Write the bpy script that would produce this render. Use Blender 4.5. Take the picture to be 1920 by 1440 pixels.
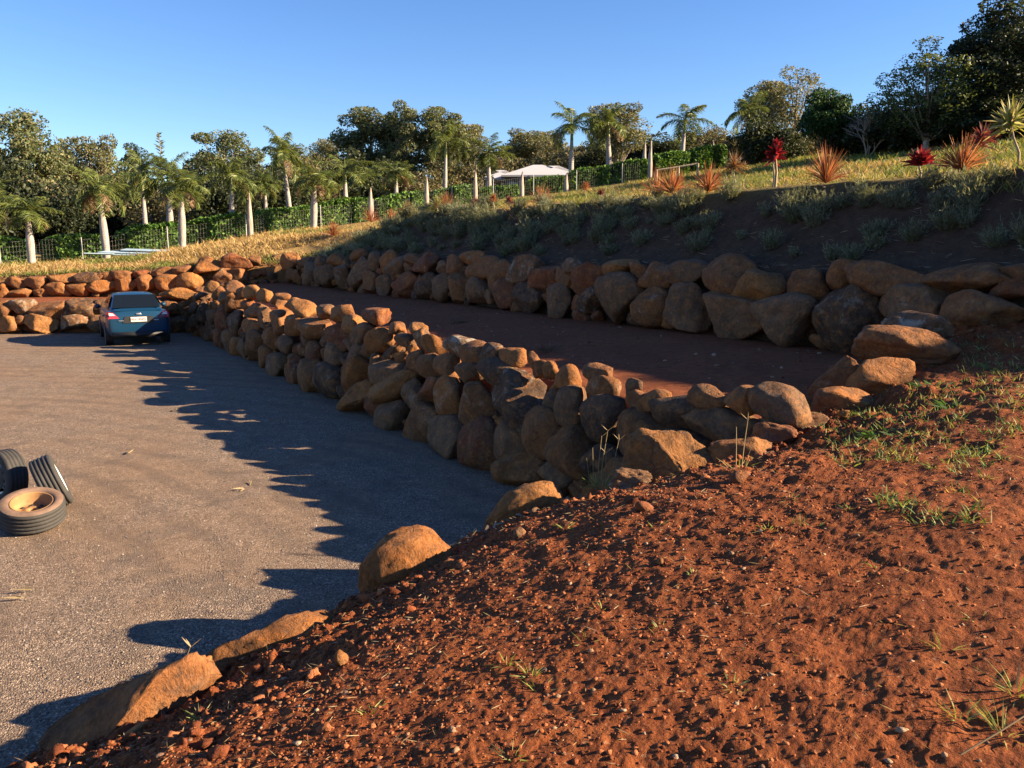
import bpy, bmesh, math, random
import numpy as np
from mathutils import Vector, Matrix, Euler
R = math.radians
SC = bpy.context.scene
COL = SC.collection
for _o in list(bpy.data.objects):
    bpy.data.objects.remove(_o)
# ------------------------------------------------------------------ camera
CAM_H, PITCH, FPX = 2.8, R(9.4), 1552.0
cd = bpy.data.cameras.new('camera'); cam = bpy.data.objects.new('camera', cd); COL.objects.link(cam)
cam.location = (0, 0, CAM_H); cam.rotation_euler = (R(90) - PITCH, 0, 0)
cd.sensor_width = 36.0; cd.lens = FPX / 1920.0 * 36.0
cd.clip_start = 0.05; cd.clip_end = 5000
SC.camera = cam
# ------------------------------------------------------------------ sky and sun
SUN_EL, SUN_AZ = R(22.0), R(-5.0)          # azimuth measured from +X towards +Y
world = bpy.data.worlds.new('World'); SC.world = world; world.use_nodes = True
wn = world.node_tree; bg = wn.nodes['Background']
sky = wn.nodes.new('ShaderNodeTexSky'); sky.sky_type = 'NISHITA'; sky.sun_disc = False
sky.sun_elevation = SUN_EL; sky.sun_rotation = R(90) - SUN_AZ
sky.altitude = 0; sky.air_density = 1.0; sky.dust_density = 0.0; sky.ozone_density = 4.0
hs = wn.nodes.new('ShaderNodeHueSaturation'); hs.inputs['Saturation'].default_value = 1.15; hs.inputs['Hue'].default_value = 0.512
wn.links.new(sky.outputs[0], hs.inputs['Color']); wn.links.new(hs.outputs[0], bg.inputs[0]); bg.inputs[1].default_value = 0.052
sl = bpy.data.lights.new('sun', 'SUN'); sun = bpy.data.objects.new('sun', sl); COL.objects.link(sun)
sl.energy = 5.0; sl.angle = R(0.55); sl.color = (1.0, 0.78, 0.51)
sdir = Vector((math.cos(SUN_EL) * math.cos(SUN_AZ), math.cos(SUN_EL) * math.sin(SUN_AZ), math.sin(SUN_EL)))
sun.rotation_euler = sdir.to_track_quat('Z', 'Y').to_euler(); sun.location = (60, -6, 40)
SC.view_settings.view_transform = 'Standard'; SC.view_settings.look = 'None'
SC.view_settings.exposure = 2.05; SC.view_settings.gamma = 1.0
SC.render.engine = 'CYCLES'
SC.cycles.max_bounces = 5; SC.cycles.diffuse_bounces = 2; SC.cycles.glossy_bounces = 2
SC.cycles.transmission_bounces = 4; SC.cycles.transparent_max_bounces = 6
SC.cycles.caustics_reflective = False; SC.cycles.caustics_refractive = False

# ------------------------------------------------------------------ helpers
def ray(px, py):
    c, s, v = math.cos(PITCH), math.sin(PITCH), 720 - py
    return Vector((px - 960, FPX * c + v * s, -FPX * s + v * c))
def atz(px, py, z):
    d = ray(px, py); t = (z - CAM_H) / d.z; return Vector((d.x * t, d.y * t, z))
def atd(px, py, D):
    d = ray(px, py); t = D / d.y; return Vector((d.x * t, D, CAM_H + d.z * t))
def hash3(ix, iy, iz, seed):
    h = (ix.astype(np.int64) * 374761393 + iy.astype(np.int64) * 668265263 + iz.astype(np.int64) * 2147483647 + seed * 1274126177) & 0x7fffffff
    h = ((h ^ (h >> 13)) * 1274126177) & 0x7fffffff
    h = (h ^ (h >> 16)) & 0xffff
    return h / 32767.5 - 1.0
def vnoise(P, seed=0):
    P = np.asarray(P, float); I = np.floor(P).astype(np.int64); F = P - I
    F = F * F * (3 - 2 * F); r = 0
    for dx in (0, 1):
        wx = F[:, 0] if dx else 1 - F[:, 0]
        for dy in (0, 1):
            wy = F[:, 1] if dy else 1 - F[:, 1]
            for dz in (0, 1):
                wz = F[:, 2] if dz else 1 - F[:, 2]
                r = r + wx * wy * wz * hash3(I[:, 0] + dx, I[:, 1] + dy, I[:, 2] + dz, seed)
    return r
def fbm(P, oct=4, seed=0, gain=0.5):
    r, a, f = 0, 1.0, 1.0
    for k in range(oct):
        r = r + a * vnoise(P * f + 17.3 * k, seed + k); a *= gain; f *= 2.03
    return r
def P3(x, y, z=0.0):
    x = np.asarray(x, float); return np.stack([x, np.asarray(y, float) + 0 * x, 0 * x + z], 1)
def sstep(a, b, x):
    t = np.clip((x - a) / (b - a), 0, 1); return t * t * (3 - 2 * t)
def link(o, parent=None):
    COL.objects.link(o)
    if parent is not None: o.parent = parent
    return o
def mesh_np(name, V, F, mat, smooth=False, col=None, parent=None):
    """V (n,3); F (m,k) constant-size faces; col (n,3) per point colour"""
    V = np.asarray(V, np.float32); F = np.asarray(F, np.int32); m, k = F.shape
    me = bpy.data.meshes.new(name)
    me.vertices.add(len(V)); me.vertices.foreach_set('co', V.ravel())
    me.loops.add(m * k); me.loops.foreach_set('vertex_index', F.ravel())
    me.polygons.add(m); me.polygons.foreach_set('loop_start', np.arange(0, m * k, k, dtype=np.int32))
    me.update(calc_edges=True)
    if smooth: me.polygons.foreach_set('use_smooth', np.ones(m, bool))
    if col is not None:
        a = me.color_attributes.new('Col', 'FLOAT_COLOR', 'POINT')
        c = np.ones((len(V), 4), np.float32); c[:, :3] = col; a.data.foreach_set('color', c.ravel())
    if mat is not None: me.materials.append(mat)
    if name is None: return me
    return link(bpy.data.objects.new(name, me), parent)
def obj(name, me, parent=None):
    return link(bpy.data.objects.new(name, me), parent)
def bm_obj(name, bm, mat, parent=None, smooth=False):
    me = bpy.data.meshes.new(name); bmesh.ops.recalc_face_normals(bm, faces=bm.faces); bm.to_mesh(me); bm.free()
    if smooth:
        for p in me.polygons: p.use_smooth = True
    me.materials.append(mat)
    return obj(name, me, parent)
def tag(o, label, cat, group=None):
    o['label'] = label; o['category'] = cat
    if group: o['group'] = group
    return o
def structure(o): o['kind'] = 'structure'; return o
def stuff(o, label, cat): o['kind'] = 'stuff'; o['label'] = label; o['category'] = cat; return o
def empty(name, loc, rz=0.0):
    o = bpy.data.objects.new(name, None); o.location = loc; o.rotation_euler = (0, 0, rz); o.empty_display_size = 0.2
    return link(o)
def copy_tree(src, parent=None):
    c = src.copy(); COL.objects.link(c); c.parent = parent
    for ch in list(src.children): copy_tree(ch, c)
    return c
def box(bm, c, s, rot=None):
    r = bmesh.ops.create_cube(bm, size=1.0)
    M = Matrix.Translation(c) @ (rot.to_4x4() if rot else Matrix.Identity(4)) @ Matrix.Diagonal((s[0], s[1], s[2], 1))
    bmesh.ops.transform(bm, matrix=M, verts=r['verts']); return r['verts']
class Geo:
    """collects quads/tris (tris stored as degenerate-free quads list separately)"""
    def __init__(s): s.v = []; s.f = []; s.c = []; s.n = 0
    def add(s, V, F, col=(1, 1, 1)):
        V = np.asarray(V, float); s.v.append(V); s.f.append(np.asarray(F, int) + s.n)
        c = np.asarray(col, float); s.c.append(np.broadcast_to(c, (len(V), 3)).copy()); s.n += len(V)
    def build(s, name, mat, parent=None, smooth=False):
        return mesh_np(name, np.concatenate(s.v), np.concatenate(s.f), mat, smooth, np.concatenate(s.c), parent)
def tube_np(pts, rad, seg=8):
    """quads of a tube along pts"""
    pts = [Vector(p) for p in pts]; n = len(pts); V = []
    up = Vector((0.13, 0.31, 1)).normalized()
    for i, p in enumerate(pts):
        t = (pts[min(i + 1, n - 1)] - pts[max(i - 1, 0)]).normalized()
        a = t.cross(up)
        if a.length < 1e-3: a = t.cross(Vector((1, 0, 0)))
        a.normalize(); b = t.cross(a)
        for k in range(seg):
            an = 2 * math.pi * k / seg
            V.append(p + (a * math.cos(an) + b * math.sin(an)) * rad[i])
    F = [(i * seg + k, i * seg + (k + 1) % seg, (i + 1) * seg + (k + 1) % seg, (i + 1) * seg + k) for i in range(n - 1) for k in range(seg)]
    return np.array([tuple(v) for v in V]), np.array(F)
def quads_np(C, U, W):
    """one quad per row, centre C, half vectors U, W"""
    n = len(C); V = np.stack([C - U - W, C + U - W, C + U + W, C - U + W], 1).reshape(-1, 3)
    return V, np.arange(4 * n).reshape(n, 4)
def blades_np(B, D, L, Wd, bend=None):
    """tapered leaf: base B, direction D (unit), length L, width Wd (n,), optional end droop vector; two quads each"""
    n = len(B); D = D / np.linalg.norm(D, axis=1, keepdims=True)
    rr = np.random.RandomState(n).normal(size=(n, 3)); S = np.cross(D, rr); S /= np.linalg.norm(S, axis=1, keepdims=True) + 1e-9
    L = L[:, None]; W = Wd[:, None] * 0.5
    M = B + D * L * 0.5; T = B + D * L
    if bend is not None: M = M + bend * L * 0.18; T = T + bend * L * 0.75
    V = np.stack([B - S * W * .6, B + S * W * .6, M + S * W, M - S * W, T + S * W * .12, T - S * W * .12], 1).reshape(-1, 3)
    i = np.arange(n)[:, None] * 6
    F = np.concatenate([i + np.array([[0, 1, 2, 3]]), i + np.array([[3, 2, 4, 5]])], 0)
    return V, F

# ------------------------------------------------------------------ materials
def mat(name):
    m = bpy.data.materials.new(name); m.use_nodes = True; nt = m.node_tree
    return m, nt, nt.nodes['Principled BSDF']
def N(nt, t, **kw):
    n = nt.nodes.new(t)
    for k, v in kw.items():
        if k.startswith('i_'): n.inputs[k[2:].replace('_', ' ')].default_value = v
        else: setattr(n, k, v)
    return n
def ramp(nt, fac, stops):
    r = nt.nodes.new('ShaderNodeValToRGB'); e = r.color_ramp.elements
    while len(e) < len(stops): e.new(0.5)
    for el, (p, c) in zip(e, stops): el.position = p; el.color = (*c, 1)
    nt.links.new(fac, r.inputs[0]); return r.outputs[0]
def mix(nt, fac, a, b, mode='MIX'):
    m = nt.nodes.new('ShaderNodeMix'); m.data_type = 'RGBA'; m.blend_type = mode
    for s, v in ((m.inputs[0], fac), (m.inputs[6], a), (m.inputs[7], b)):
        if hasattr(v, 'is_output'): nt.links.new(v, s)
        elif isinstance(v, (int, float)): s.default_value = v
        else: s.default_value = (*v, 1)
    return m.outputs[2]
def noise(nt, vec, scale, detail=4, rough=0.55, dist=0.0):
    n = N(nt, 'ShaderNodeTexNoise'); n.inputs['Scale'].default_value = scale; n.inputs['Detail'].default_value = detail
    n.inputs['Roughness'].default_value = rough; n.inputs['Distortion'].default_value = dist
    if vec is not None: nt.links.new(vec, n.inputs['Vector'])
    return n.outputs[0]
def voro(nt, vec, scale, feature='F1'):
    n = N(nt, 'ShaderNodeTexVoronoi', feature=feature); n.inputs['Scale'].default_value = scale
    if vec is not None: nt.links.new(vec, n.inputs['Vector'])
    return n
def bump(nt, h, strength, dist, prev=None):
    b = N(nt, 'ShaderNodeBump'); b.inputs['Strength'].default_value = strength; b.inputs['Distance'].default_value = dist
    nt.links.new(h, b.inputs['Height'])
    if prev is not None: nt.links.new(prev, b.inputs['Normal'])
    return b.outputs[0]
def geo_pos(nt): return N(nt, 'ShaderNodeNewGeometry').outputs['Position']
def math_n(nt, op, a, b=0.0):
    m = N(nt, 'ShaderNodeMath', operation=op)
    for s, v in ((m.inputs[0], a), (m.inputs[1], b)):
        if hasattr(v, 'is_output'): nt.links.new(v, s)
        else: s.default_value = v
    return m.outputs[0]

def mat_rock():
    m, nt, b = mat('boulder_rock'); L = nt.links
    tc = N(nt, 'ShaderNodeTexCoord').outputs['Object']; oi = N(nt, 'ShaderNodeObjectInfo').outputs['Random']
    off = N(nt, 'ShaderNodeVectorMath', operation='ADD'); L.new(tc, off.inputs[0])
    cmb = N(nt, 'ShaderNodeCombineXYZ'); L.new(math_n(nt, 'MULTIPLY', oi, 31.0), cmb.inputs[0]); L.new(math_n(nt, 'MULTIPLY', oi, 77.0), cmb.inputs[1]); L.new(cmb.outputs[0], off.inputs[1])
    v = off.outputs[0]
    oin = N(nt, 'ShaderNodeObjectInfo'); base = oin.outputs['Color']
    n1 = noise(nt, v, 3.4, 7, .65, .8); n2 = noise(nt, v, 8.0, 7, .7, .3); n3 = noise(nt, v, 30, 5, .7)
    c = mix(nt, ramp(nt, n1, [(.40, (0, 0, 0)), (.66, (.62, .62, .62))]), base, (.20, .115, .062))
    c = mix(nt, ramp(nt, n2, [(.50, (0, 0, 0)), (.72, (.8, .8, .8))]), c, (.40, .17, .055))
    c = mix(nt, ramp(nt, n2, [(.30, (.85, .85, .85)), (.44, (0, 0, 0))]), c, (.085, .06, .048))
    lich = noise(nt, v, 4.3, 8, .72, .3)
    c = mix(nt, math_n(nt, 'MULTIPLY', ramp(nt, math_n(nt, 'ADD', lich, math_n(nt, 'MULTIPLY', oin.outputs['Alpha'], .14)), [(.63, (0, 0, 0)), (.70, (.7, .7, .7))]), oin.outputs['Alpha']), c, (.40, .36, .29))
    c = mix(nt, .6, c, ramp(nt, n3, [(.3, (.42, .4, .38)), (.7, (1.3, 1.25, 1.2))]), 'MULTIPLY')
    c = mix(nt, .55, c, ramp(nt, noise(nt, v, 3.1, 7, .7, 1.2), [(.3, (.40, .38, .38)), (.55, (1.0, 1.0, 1.0)), (.75, (1.3, 1.22, 1.1))]), 'MULTIPLY')
    ve = voro(nt, mix(nt, .12, v, N(nt, 'ShaderNodeTexNoise', i_Scale=5.0).outputs[1]), 2.1, 'DISTANCE_TO_EDGE').outputs['Distance']; crk = ramp(nt, ve, [(.0, (1, 1, 1)), (.022, (0, 0, 0))]); crk = math_n(nt, 'MULTIPLY', crk, ramp(nt, n1, [(.46, (0, 0, 0)), (.58, (1, 1, 1))]))
    c = mix(nt, math_n(nt, 'MULTIPLY', crk, .6), c, (.05, .032, .022))
    L.new(c, b.inputs['Base Color']); b.inputs['Roughness'].default_value = .92; b.inputs['Specular IOR Level'].default_value = .2
    h = bump(nt, noise(nt, v, 3.3, 8, .68, .5), .75, .12); h = bump(nt, n2, .5, .05, h); h = bump(nt, noise(nt, v, 45, 6, .7), .6, .014, h)
    pit = voro(nt, v, 16).outputs['Distance']
    h = bump(nt, ramp(nt, pit, [(.1, (0, 0, 0)), (.35, (1, 1, 1))]), .18, .015, h)
    h = bump(nt, crk, .35, -.02, h)
    L.new(h, b.inputs['Normal']); return m
def mat_soil(name, lo, mid, hi, sc=1.0):
    m, nt, b = mat(name); L = nt.links; p = geo_pos(nt)
    n1 = noise(nt, p, .9 * sc, 5, .6, .4); n2 = noise(nt, p, 9 * sc, 6, .65); n3 = noise(nt, p, 60 * sc, 5, .7)
    c = ramp(nt, n2, [(.28, lo), (.5, mid), (.74, hi)])
    c = mix(nt, ramp(nt, n1, [(.35, (0, 0, 0)), (.68, (.7, .7, .7))]), c, tuple(x * .72 for x in mid))
    c = mix(nt, .5, c, ramp(nt, n3, [(.28, (.55, .5, .48)), (.72, (1.35, 1.35, 1.3))]), 'MULTIPLY')
    vv = voro(nt, p, 75 * sc)
    c = mix(nt, ramp(nt, vv.outputs['Color'], [(.86, (0, 0, 0)), (.93, (.55, .55, .55))]), c, (.32, .17, .09))
    L.new(c, b.inputs['Base Color']); b.inputs['Roughness'].default_value = .95; b.inputs['Specular IOR Level'].default_value = .12
    h = bump(nt, n2, .45, .03); h = bump(nt, n3, .8, .012, h); h = bump(nt, vv.outputs['Distance'], .35, .006, h)
    L.new(h, b.inputs['Normal']); return m
def mat_gravel():
    m, nt, b = mat('gravel'); L = nt.links; p = geo_pos(nt)
    v1 = voro(nt, p, 84); v2 = voro(nt, p, 170); n1 = noise(nt, p, .35, 5, .6, .5); n2 = noise(nt, p, 5, 5, .6); n3 = noise(nt, p, 1.4, 4, .6, 1.0)
    c = ramp(nt, v1.outputs['Color'], [(.08, (.060, .050, .045)), (.4, (.155, .125, .105)), (.75, (.27, .215, .175)), (.95, (.58, .48, .39))])
    c = mix(nt, ramp(nt, n1, [(.42, (0, 0, 0)), (.62, (.55, .55, .55))]), c, (.225, .155, .105))
    c = mix(nt, ramp(nt, n3, [(.30, (.55, .55, .55)), (.45, (0, 0, 0))]), c, (.105, .093, .088))
    c = mix(nt, .5, c, ramp(nt, n2, [(.3, (.62, .6, .58)), (.7, (1.25, 1.22, 1.2))]), 'MULTIPLY')
    # faint curved wheel tracks worn into the loose stones
    sx = N(nt, 'ShaderNodeSeparateXYZ'); L.new(p, sx.inputs[0])
    w = N(nt, 'ShaderNodeTexWave', wave_type='RINGS', rings_direction='Z'); w.inputs['Scale'].default_value = .52; w.inputs['Distortion'].default_value = 5.0; w.inputs['Detail'].default_value = 3; w.inputs['Detail Scale'].default_value = .6
    ad = N(nt, 'ShaderNodeVectorMath', operation='ADD'); L.new(p, ad.inputs[0]); ad.inputs[1].default_value = (13.0, 1.5, 0); L.new(ad.outputs[0], w.inputs['Vector'])
    tr = math_n(nt, 'MULTIPLY', ramp(nt, w.outputs[0], [(.55, (0, 0, 0)), (.9, (1, 1, 1))]), ramp(nt, n1, [(.35, (0, 0, 0)), (.6, (1, 1, 1))]))
    c = mix(nt, math_n(nt, 'MULTIPLY', tr, .42), c, (.11, .088, .075))
    c = mix(nt, 1.0, c, (1.04, .97, .89), 'MULTIPLY')
    L.new(c, b.inputs['Base Color']); b.inputs['Roughness'].default_value = .93; b.inputs['Specular IOR Level'].default_value = .15
    h = bump(nt, n3, .35, .05); h = bump(nt, tr, .18, -.02, h); h = bump(nt, v1.outputs['Distance'], .9, -.014, h); h = bump(nt, v2.outputs['Distance'], .5, -.006, h)
    L.new(h, b.inputs['Normal']); return m
def mat_leaf(name, trans=.35, rough=.55, tint=(1.25, 1.15, .6), spec=.3):
    m, nt, b = mat(name); L = nt.links
    a = N(nt, 'ShaderNodeVertexColor', layer_name='Col').outputs[0]
    L.new(a, b.inputs['Base Color']); b.inputs['Roughness'].default_value = rough; b.inputs['Specular IOR Level'].default_value = spec
    t = N(nt, 'ShaderNodeBsdfTranslucent'); L.new(mix(nt, 1.0, a, tint, 'MULTIPLY'), t.inputs[0])
    s = N(nt, 'ShaderNodeMixShader'); s.inputs[0].default_value = trans
    L.new(b.outputs[0], s.inputs[1]); L.new(t.outputs[0], s.inputs[2]); L.new(s.outputs[0], nt.nodes['Material Output'].inputs[0]); return m
def mat_plain(name, col, rough=.6, metal=0.0, spec=.4, var=.25, vs=6.0, bmp=.0, coat=0.0):
    m, nt, b = mat(name); L = nt.links; tc = N(nt, 'ShaderNodeTexCoord').outputs['Object']
    n = noise(nt, tc, vs, 6, .6)
    c = mix(nt, var, col, ramp(nt, n, [(.3, tuple(x * .45 for x in col)), (.7, tuple(min(1, x * 1.4) for x in col))]))
    L.new(c, b.inputs['Base Color']); b.inputs['Roughness'].default_value = rough; b.inputs['Metallic'].default_value = metal
    b.inputs['Specular IOR Level'].default_value = spec; b.inputs['Coat Weight'].default_value = coat; b.inputs['Coat Roughness'].default_value = .06
    if bmp: L.new(bump(nt, noise(nt, tc, vs * 4, 6, .7), bmp, .02), b.inputs['Normal'])
    return m
def mat_bark(name, c0, c1, band=0.0):
    m, nt, b = mat(name); L = nt.links; tc = N(nt, 'ShaderNodeTexCoord').outputs['Object']
    mp = N(nt, 'ShaderNodeMapping'); mp.inputs['Scale'].default_value = (3, 3, .7); L.new(tc, mp.inputs[0])
    n = noise(nt, mp.outputs[0], 3, 6, .65, .4)
    c = ramp(nt, n, [(.3, c0), (.68, c1)])
    if band:
        w = N(nt, 'ShaderNodeTexWave', bands_direction='Z'); w.inputs['Scale'].default_value = band; w.inputs['Distortion'].default_value = 1.5; L.new(tc, w.inputs[0])
        c = mix(nt, ramp(nt, w.outputs[0], [(.0, (.5, .5, .5)), (.22, (0, 0, 0))]), c, tuple(x * .55 for x in c0))
    L.new(c, b.inputs['Base Color']); b.inputs['Roughness'].default_value = .9; L.new(bump(nt, n, .5, .03), b.inputs['Normal']); return m
M = {}
M['rock'] = mat_rock()
M['dirt'] = mat_soil('red_dirt', (.075, .021, .0085), (.19, .056, .019), (.315, .105, .034))
M['terrace'] = mat_soil('terrace_soil', (.095, .030, .014), (.20, .063, .026), (.29, .10, .042))
M['mulch'] = mat_soil('bank_mulch', (.028, .017, .012), (.06, .037, .026), (.14, .095, .065))
M['gravel'] = mat_gravel()
M['leaf'] = mat_leaf('leaf'); M['palm'] = mat_leaf('palm_leaf', .3, .45); M['grass'] = mat_leaf('grass_blade', .35, .7, (1.2, 1.1, .5))
M['cordy'] = mat_leaf('cordyline_leaf', .45, .5, (1.25, 1.0, .8)); M['hedge'] = mat_leaf('hedge_leaf', .25, .65, (1.2, 1.2, .5), .15)
M['palm_trunk'] = mat_bark('palm_trunk', (.20, .175, .155), (.40, .36, .33), 2.2)
M['shaft'] = mat_plain('palm_crownshaft', (.19, .21, .055), .45, var=.5, vs=3)
M['dead'] = mat_bark('dead_palm', (.17, .13, .10), (.40, .34, .29))
M['bark'] = mat_bark('gum_bark', (.12, .09, .07), (.34, .28, .23)); M['darkbark'] = mat_bark('dark_bark', (.05, .04, .03), (.13, .10, .08))
M['wood'] = mat_bark('fence_timber', (.20, .145, .09), (.40, .31, .20)); M['steel'] = mat_plain('galvanised_steel', (.36, .36, .36), .6, .1)
# ------------------------------------------------------------------ the lie of the land
O2, D2, N2 = np.array((4.47, 11.3)), np.array((-.522, .853)), np.array((.853, .522))       # upper wall foot
QC = 26.4; C2 = O2 + D2 * QC                                                                # corner of the terraces
DB, NB = np.array((-.989, -.148)), np.array((-.148, .989))                                  # back upper wall
OL, DL, NL = np.array((.2, 9.2)), np.array((-.519, .855)), np.array((.855, .519))           # lower wall foot
OK_, DK, NK = np.array((-10.3, 27.5)), np.array((-.995, -.1)), np.array((-.1, .995))        # back lower wall foot
def pq(x, y): return (x - O2[0]) * N2[0] + (y - O2[1]) * N2[1], (x - O2[0]) * D2[0] + (y - O2[1]) * D2[1]
def bb(x, y): return (x - C2[0]) * NB[0] + (y - C2[1]) * NB[1], (x - C2[0]) * DB[0] + (y - C2[1]) * DB[1]
def hill_z(x, y):
    x = np.asarray(x, float); y = np.asarray(y, float)
    p, q = pq(x, y); b, s = bb(x, y)
    # distance to the two wall lines
    d1 = np.hypot(p, np.maximum(0, q - QC)); d2 = np.hypot(b, np.maximum(0, -s))
    e = np.where(q > QC, np.minimum(np.where(s > 0, np.maximum(b, 0), d2), d1), np.where(s > 0, np.minimum(np.maximum(p, 0), 1e9), np.maximum(p, 0)))
    e = np.where((p <= 0) & (b > 0), np.where(s > 0, b, np.hypot(x - C2[0], y - C2[1])), e)
    e = np.maximum(e, 0)
    wq = sstep(27, 17, q)                                        # bank fades out towards the corner
    nat = 2.93 + .154 * p
    nat = np.where(nat < 2.1, 2.1 + (nat - 2.1) * .35, nat)      # flatter paddock on the left
    nat = np.where(p > 60, 12.17 + (p - 60) * .04, nat)
    nat = nat + .57 * np.exp(-((p - 2.5) / 2.0) ** 2) * wq
    nat = nat + .10 * fbm(P3(x * .23, y * .23), 3, 5) * sstep(1.5, 8, e) + .03 * fbm(P3(x * 1.3, y * 1.3), 2, 9) * sstep(.5, 2, e)
    top = np.where(q < 18, 2.40, np.where(q < QC, 2.40 - (q - 18) / 8.4 * .28, 2.12 - np.clip(s, 0, 11) * .045))
    top = np.where(q > QC, 2.12 - np.clip(s, 0, 11) * .045, top)
    t = np.clip((e - .45) / (1.75 * wq + 3.2 * (1 - wq)), 0, 1)
    t = t * (1 - wq) + (t ** 1.12) * wq
    return top + (nat - top) * t
def terrace_z(x, y):
    z = 1.36 - .50 * sstep(-9.6, -14.5, x) + .02 * fbm(P3(x * .9, y * .9), 3, 3)
    l = (x - OL[0]) * NL[0] + (y - OL[1]) * NL[1]
    return z - .20 * sstep(4.2, .5, l) * (x > -10)
EP = np.array([(-30, -14), (-9, -4.5), (-5, .2), (-3.7, 2.2), (-2.75, 3.35), (-2.12, 4.1), (-1.45, 4.85), (-.75, 5.95), (.05, 6.8), (1.3, 6.9), (2.05, 6.85), (2.9, 7.5), (3.7, 8.5), (4.5, 9.5), (5.3, 10.0), (5.95, 9.05), (7.0, 7.35), (9.0, 4.05), (13.0, -2.5), (24, -20)])
ED = np.array([.66, .66, .62, .60, .62, .64, .64, .68, .76, .58, .34, .28, .24, .16, 0, 0, 0, 0, 0, 0])
EA = np.arctan2(EP[:, 0], EP[:, 1])                              # angle from +Y, clockwise
ER = np.hypot(EP[:, 0], EP[:, 1])
def edge_r(a): return np.interp(a, EA, ER)
def edge_e(x, y):
    """distance to the mound's edge line and the drop there"""
    best = np.full(len(x), 1e9); dr = np.zeros(len(x))
    for i in range(len(EP) - 1):
        a, b = EP[i], EP[i + 1]; ab = b - a; L2 = ab @ ab
        t = np.clip(((x - a[0]) * ab[0] + (y - a[1]) * ab[1]) / L2, 0, 1)
        d = np.hypot(x - a[0] - t * ab[0], y - a[1] - t * ab[1]); k = d < best
        best = np.where(k, d, best); dr = np.where(k, ED[i] + (ED[i + 1] - ED[i]) * t, dr)
    return best, dr
def mound_z(x, y, fine=True):
    x = np.asarray(x, float); y = np.asarray(y, float); e, dr = edge_e(x, y)
    z = 1.2 + .13 * np.clip(x, -6, 8) - dr * np.exp(-(e / 1.15) ** 1.3)
    z = z + .045 * fbm(P3(x * .8, y * .8), 3, 11)
    rough = np.clip(1.1 - e / 2.3, .16, 1.0) * np.clip(.75 + .6 * fbm(P3(x * .7, y * .7), 2, 91), .35, 1.2)                    # tipped, cloddy soil along the edge, trodden further in
    if fine:
        z = z + rough * (.050 * fbm(P3(x * 3.1, y * 3.1), 3, 21) + .040 * np.abs(fbm(P3(x * 8 + y * 4, y * 8 - x * 4), 3, 31)) + .012 * fbm(P3(x * 24 - y * 11, y * 24 + x * 11), 2, 41)) + (.006 * fbm(P3(x * 6.1 + y * 2.3, y * 6.1 - x * 2.3), 3, 45) + .0035 * fbm(P3(x * 21 + y * 13, y * 21 - x * 13), 3, 47)) * np.clip(1 + .9 * fbm(P3(x * .9 + 3, y * .9), 2, 49), .15, 2)
        hol = fbm(P3(x * 2.3 + 5, y * 2.3), 2, 51); z = z - .03 * sstep(.85, 1.15, hol)
        z = z + .0025 * fbm(P3(x * 52 + y * 31, y * 52 - x * 31), 2, 61)
    return z
def hz(x, y): return float(hill_z(np.array([x]), np.array([y]))[0])
def mz(x, y): return float(mound_z(np.array([x]), np.array([y]))[0])
def tz(x, y): return float(terrace_z(np.array([x]), np.array([y]))[0])
def grid_faces(nr, nc):
    i = np.arange(nr - 1)[:, None] * nc + np.arange(nc - 1)[None, :]
    return np.stack([i, i + 1, i + nc + 1, i + nc], -1).reshape(-1, 4)
# far ground and gravel drive
bm = bmesh.new()
for k in range(64):
    pass
vs = [bm.verts.new((1500 * math.cos(a), 1500 * math.sin(a), -.6)) for a in np.linspace(0, 2 * math.pi, 64, endpoint=False)]
M['farground'] = mat_soil('far_paddock', (.07, .065, .03), (.16, .13, .06), (.26, .2, .1), .3); bm.faces.new(vs); structure(bm_obj('ground', bm, M['farground']))
gx = np.concatenate([np.linspace(-60, -14, 40)[:-1], np.linspace(-14, 8, 150)]); gy = np.concatenate([np.linspace(-25, 2, 20)[:-1], np.linspace(2, 31, 190)])
X, Y = np.meshgrid(gx, gy); x, y = X.ravel(), Y.ravel()
Z = .022 * fbm(P3(x * .35, y * .35), 3, 71) + .008 * fbm(P3(x * 2.2, y * 2.2), 2, 73)
structure(mesh_np('driveway', np.stack([x, y, Z], 1), grid_faces(len(gy), len(gx)), M['gravel'], True))
# terrace soil between the walls, with its backfill behind the lower walls
gx = np.linspace(-32, 7.2, 330); gy = np.linspace(6.4, 35.2, 250); X, Y = np.meshgrid(gx, gy); x, y = X.ravel(), Y.ravel()
l = (x - OL[0]) * NL[0] + (y - OL[1]) * NL[1]; k = (x - OK_[0]) * NK[0] + (y - OK_[1]) * NK[1]
ins = np.maximum(l, -50); ins = np.where(x < -10.1, np.minimum(np.where(y > 26.5, k, -1), np.where(x > -11.6, 9, 9)), l)
p, q = pq(x, y); b, s = bb(x, y)
Z = np.minimum(terrace_z(x, y), (ins - .26) / .42)
F = grid_faces(len(gy), len(gx)); ok = (ins > .18) & (p < .7) & (b < .7)
F = F[ok[F].all(1)]
structure(mesh_np('terrace', np.stack([x, y, Z], 1), F, M['terrace'], True))
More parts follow.
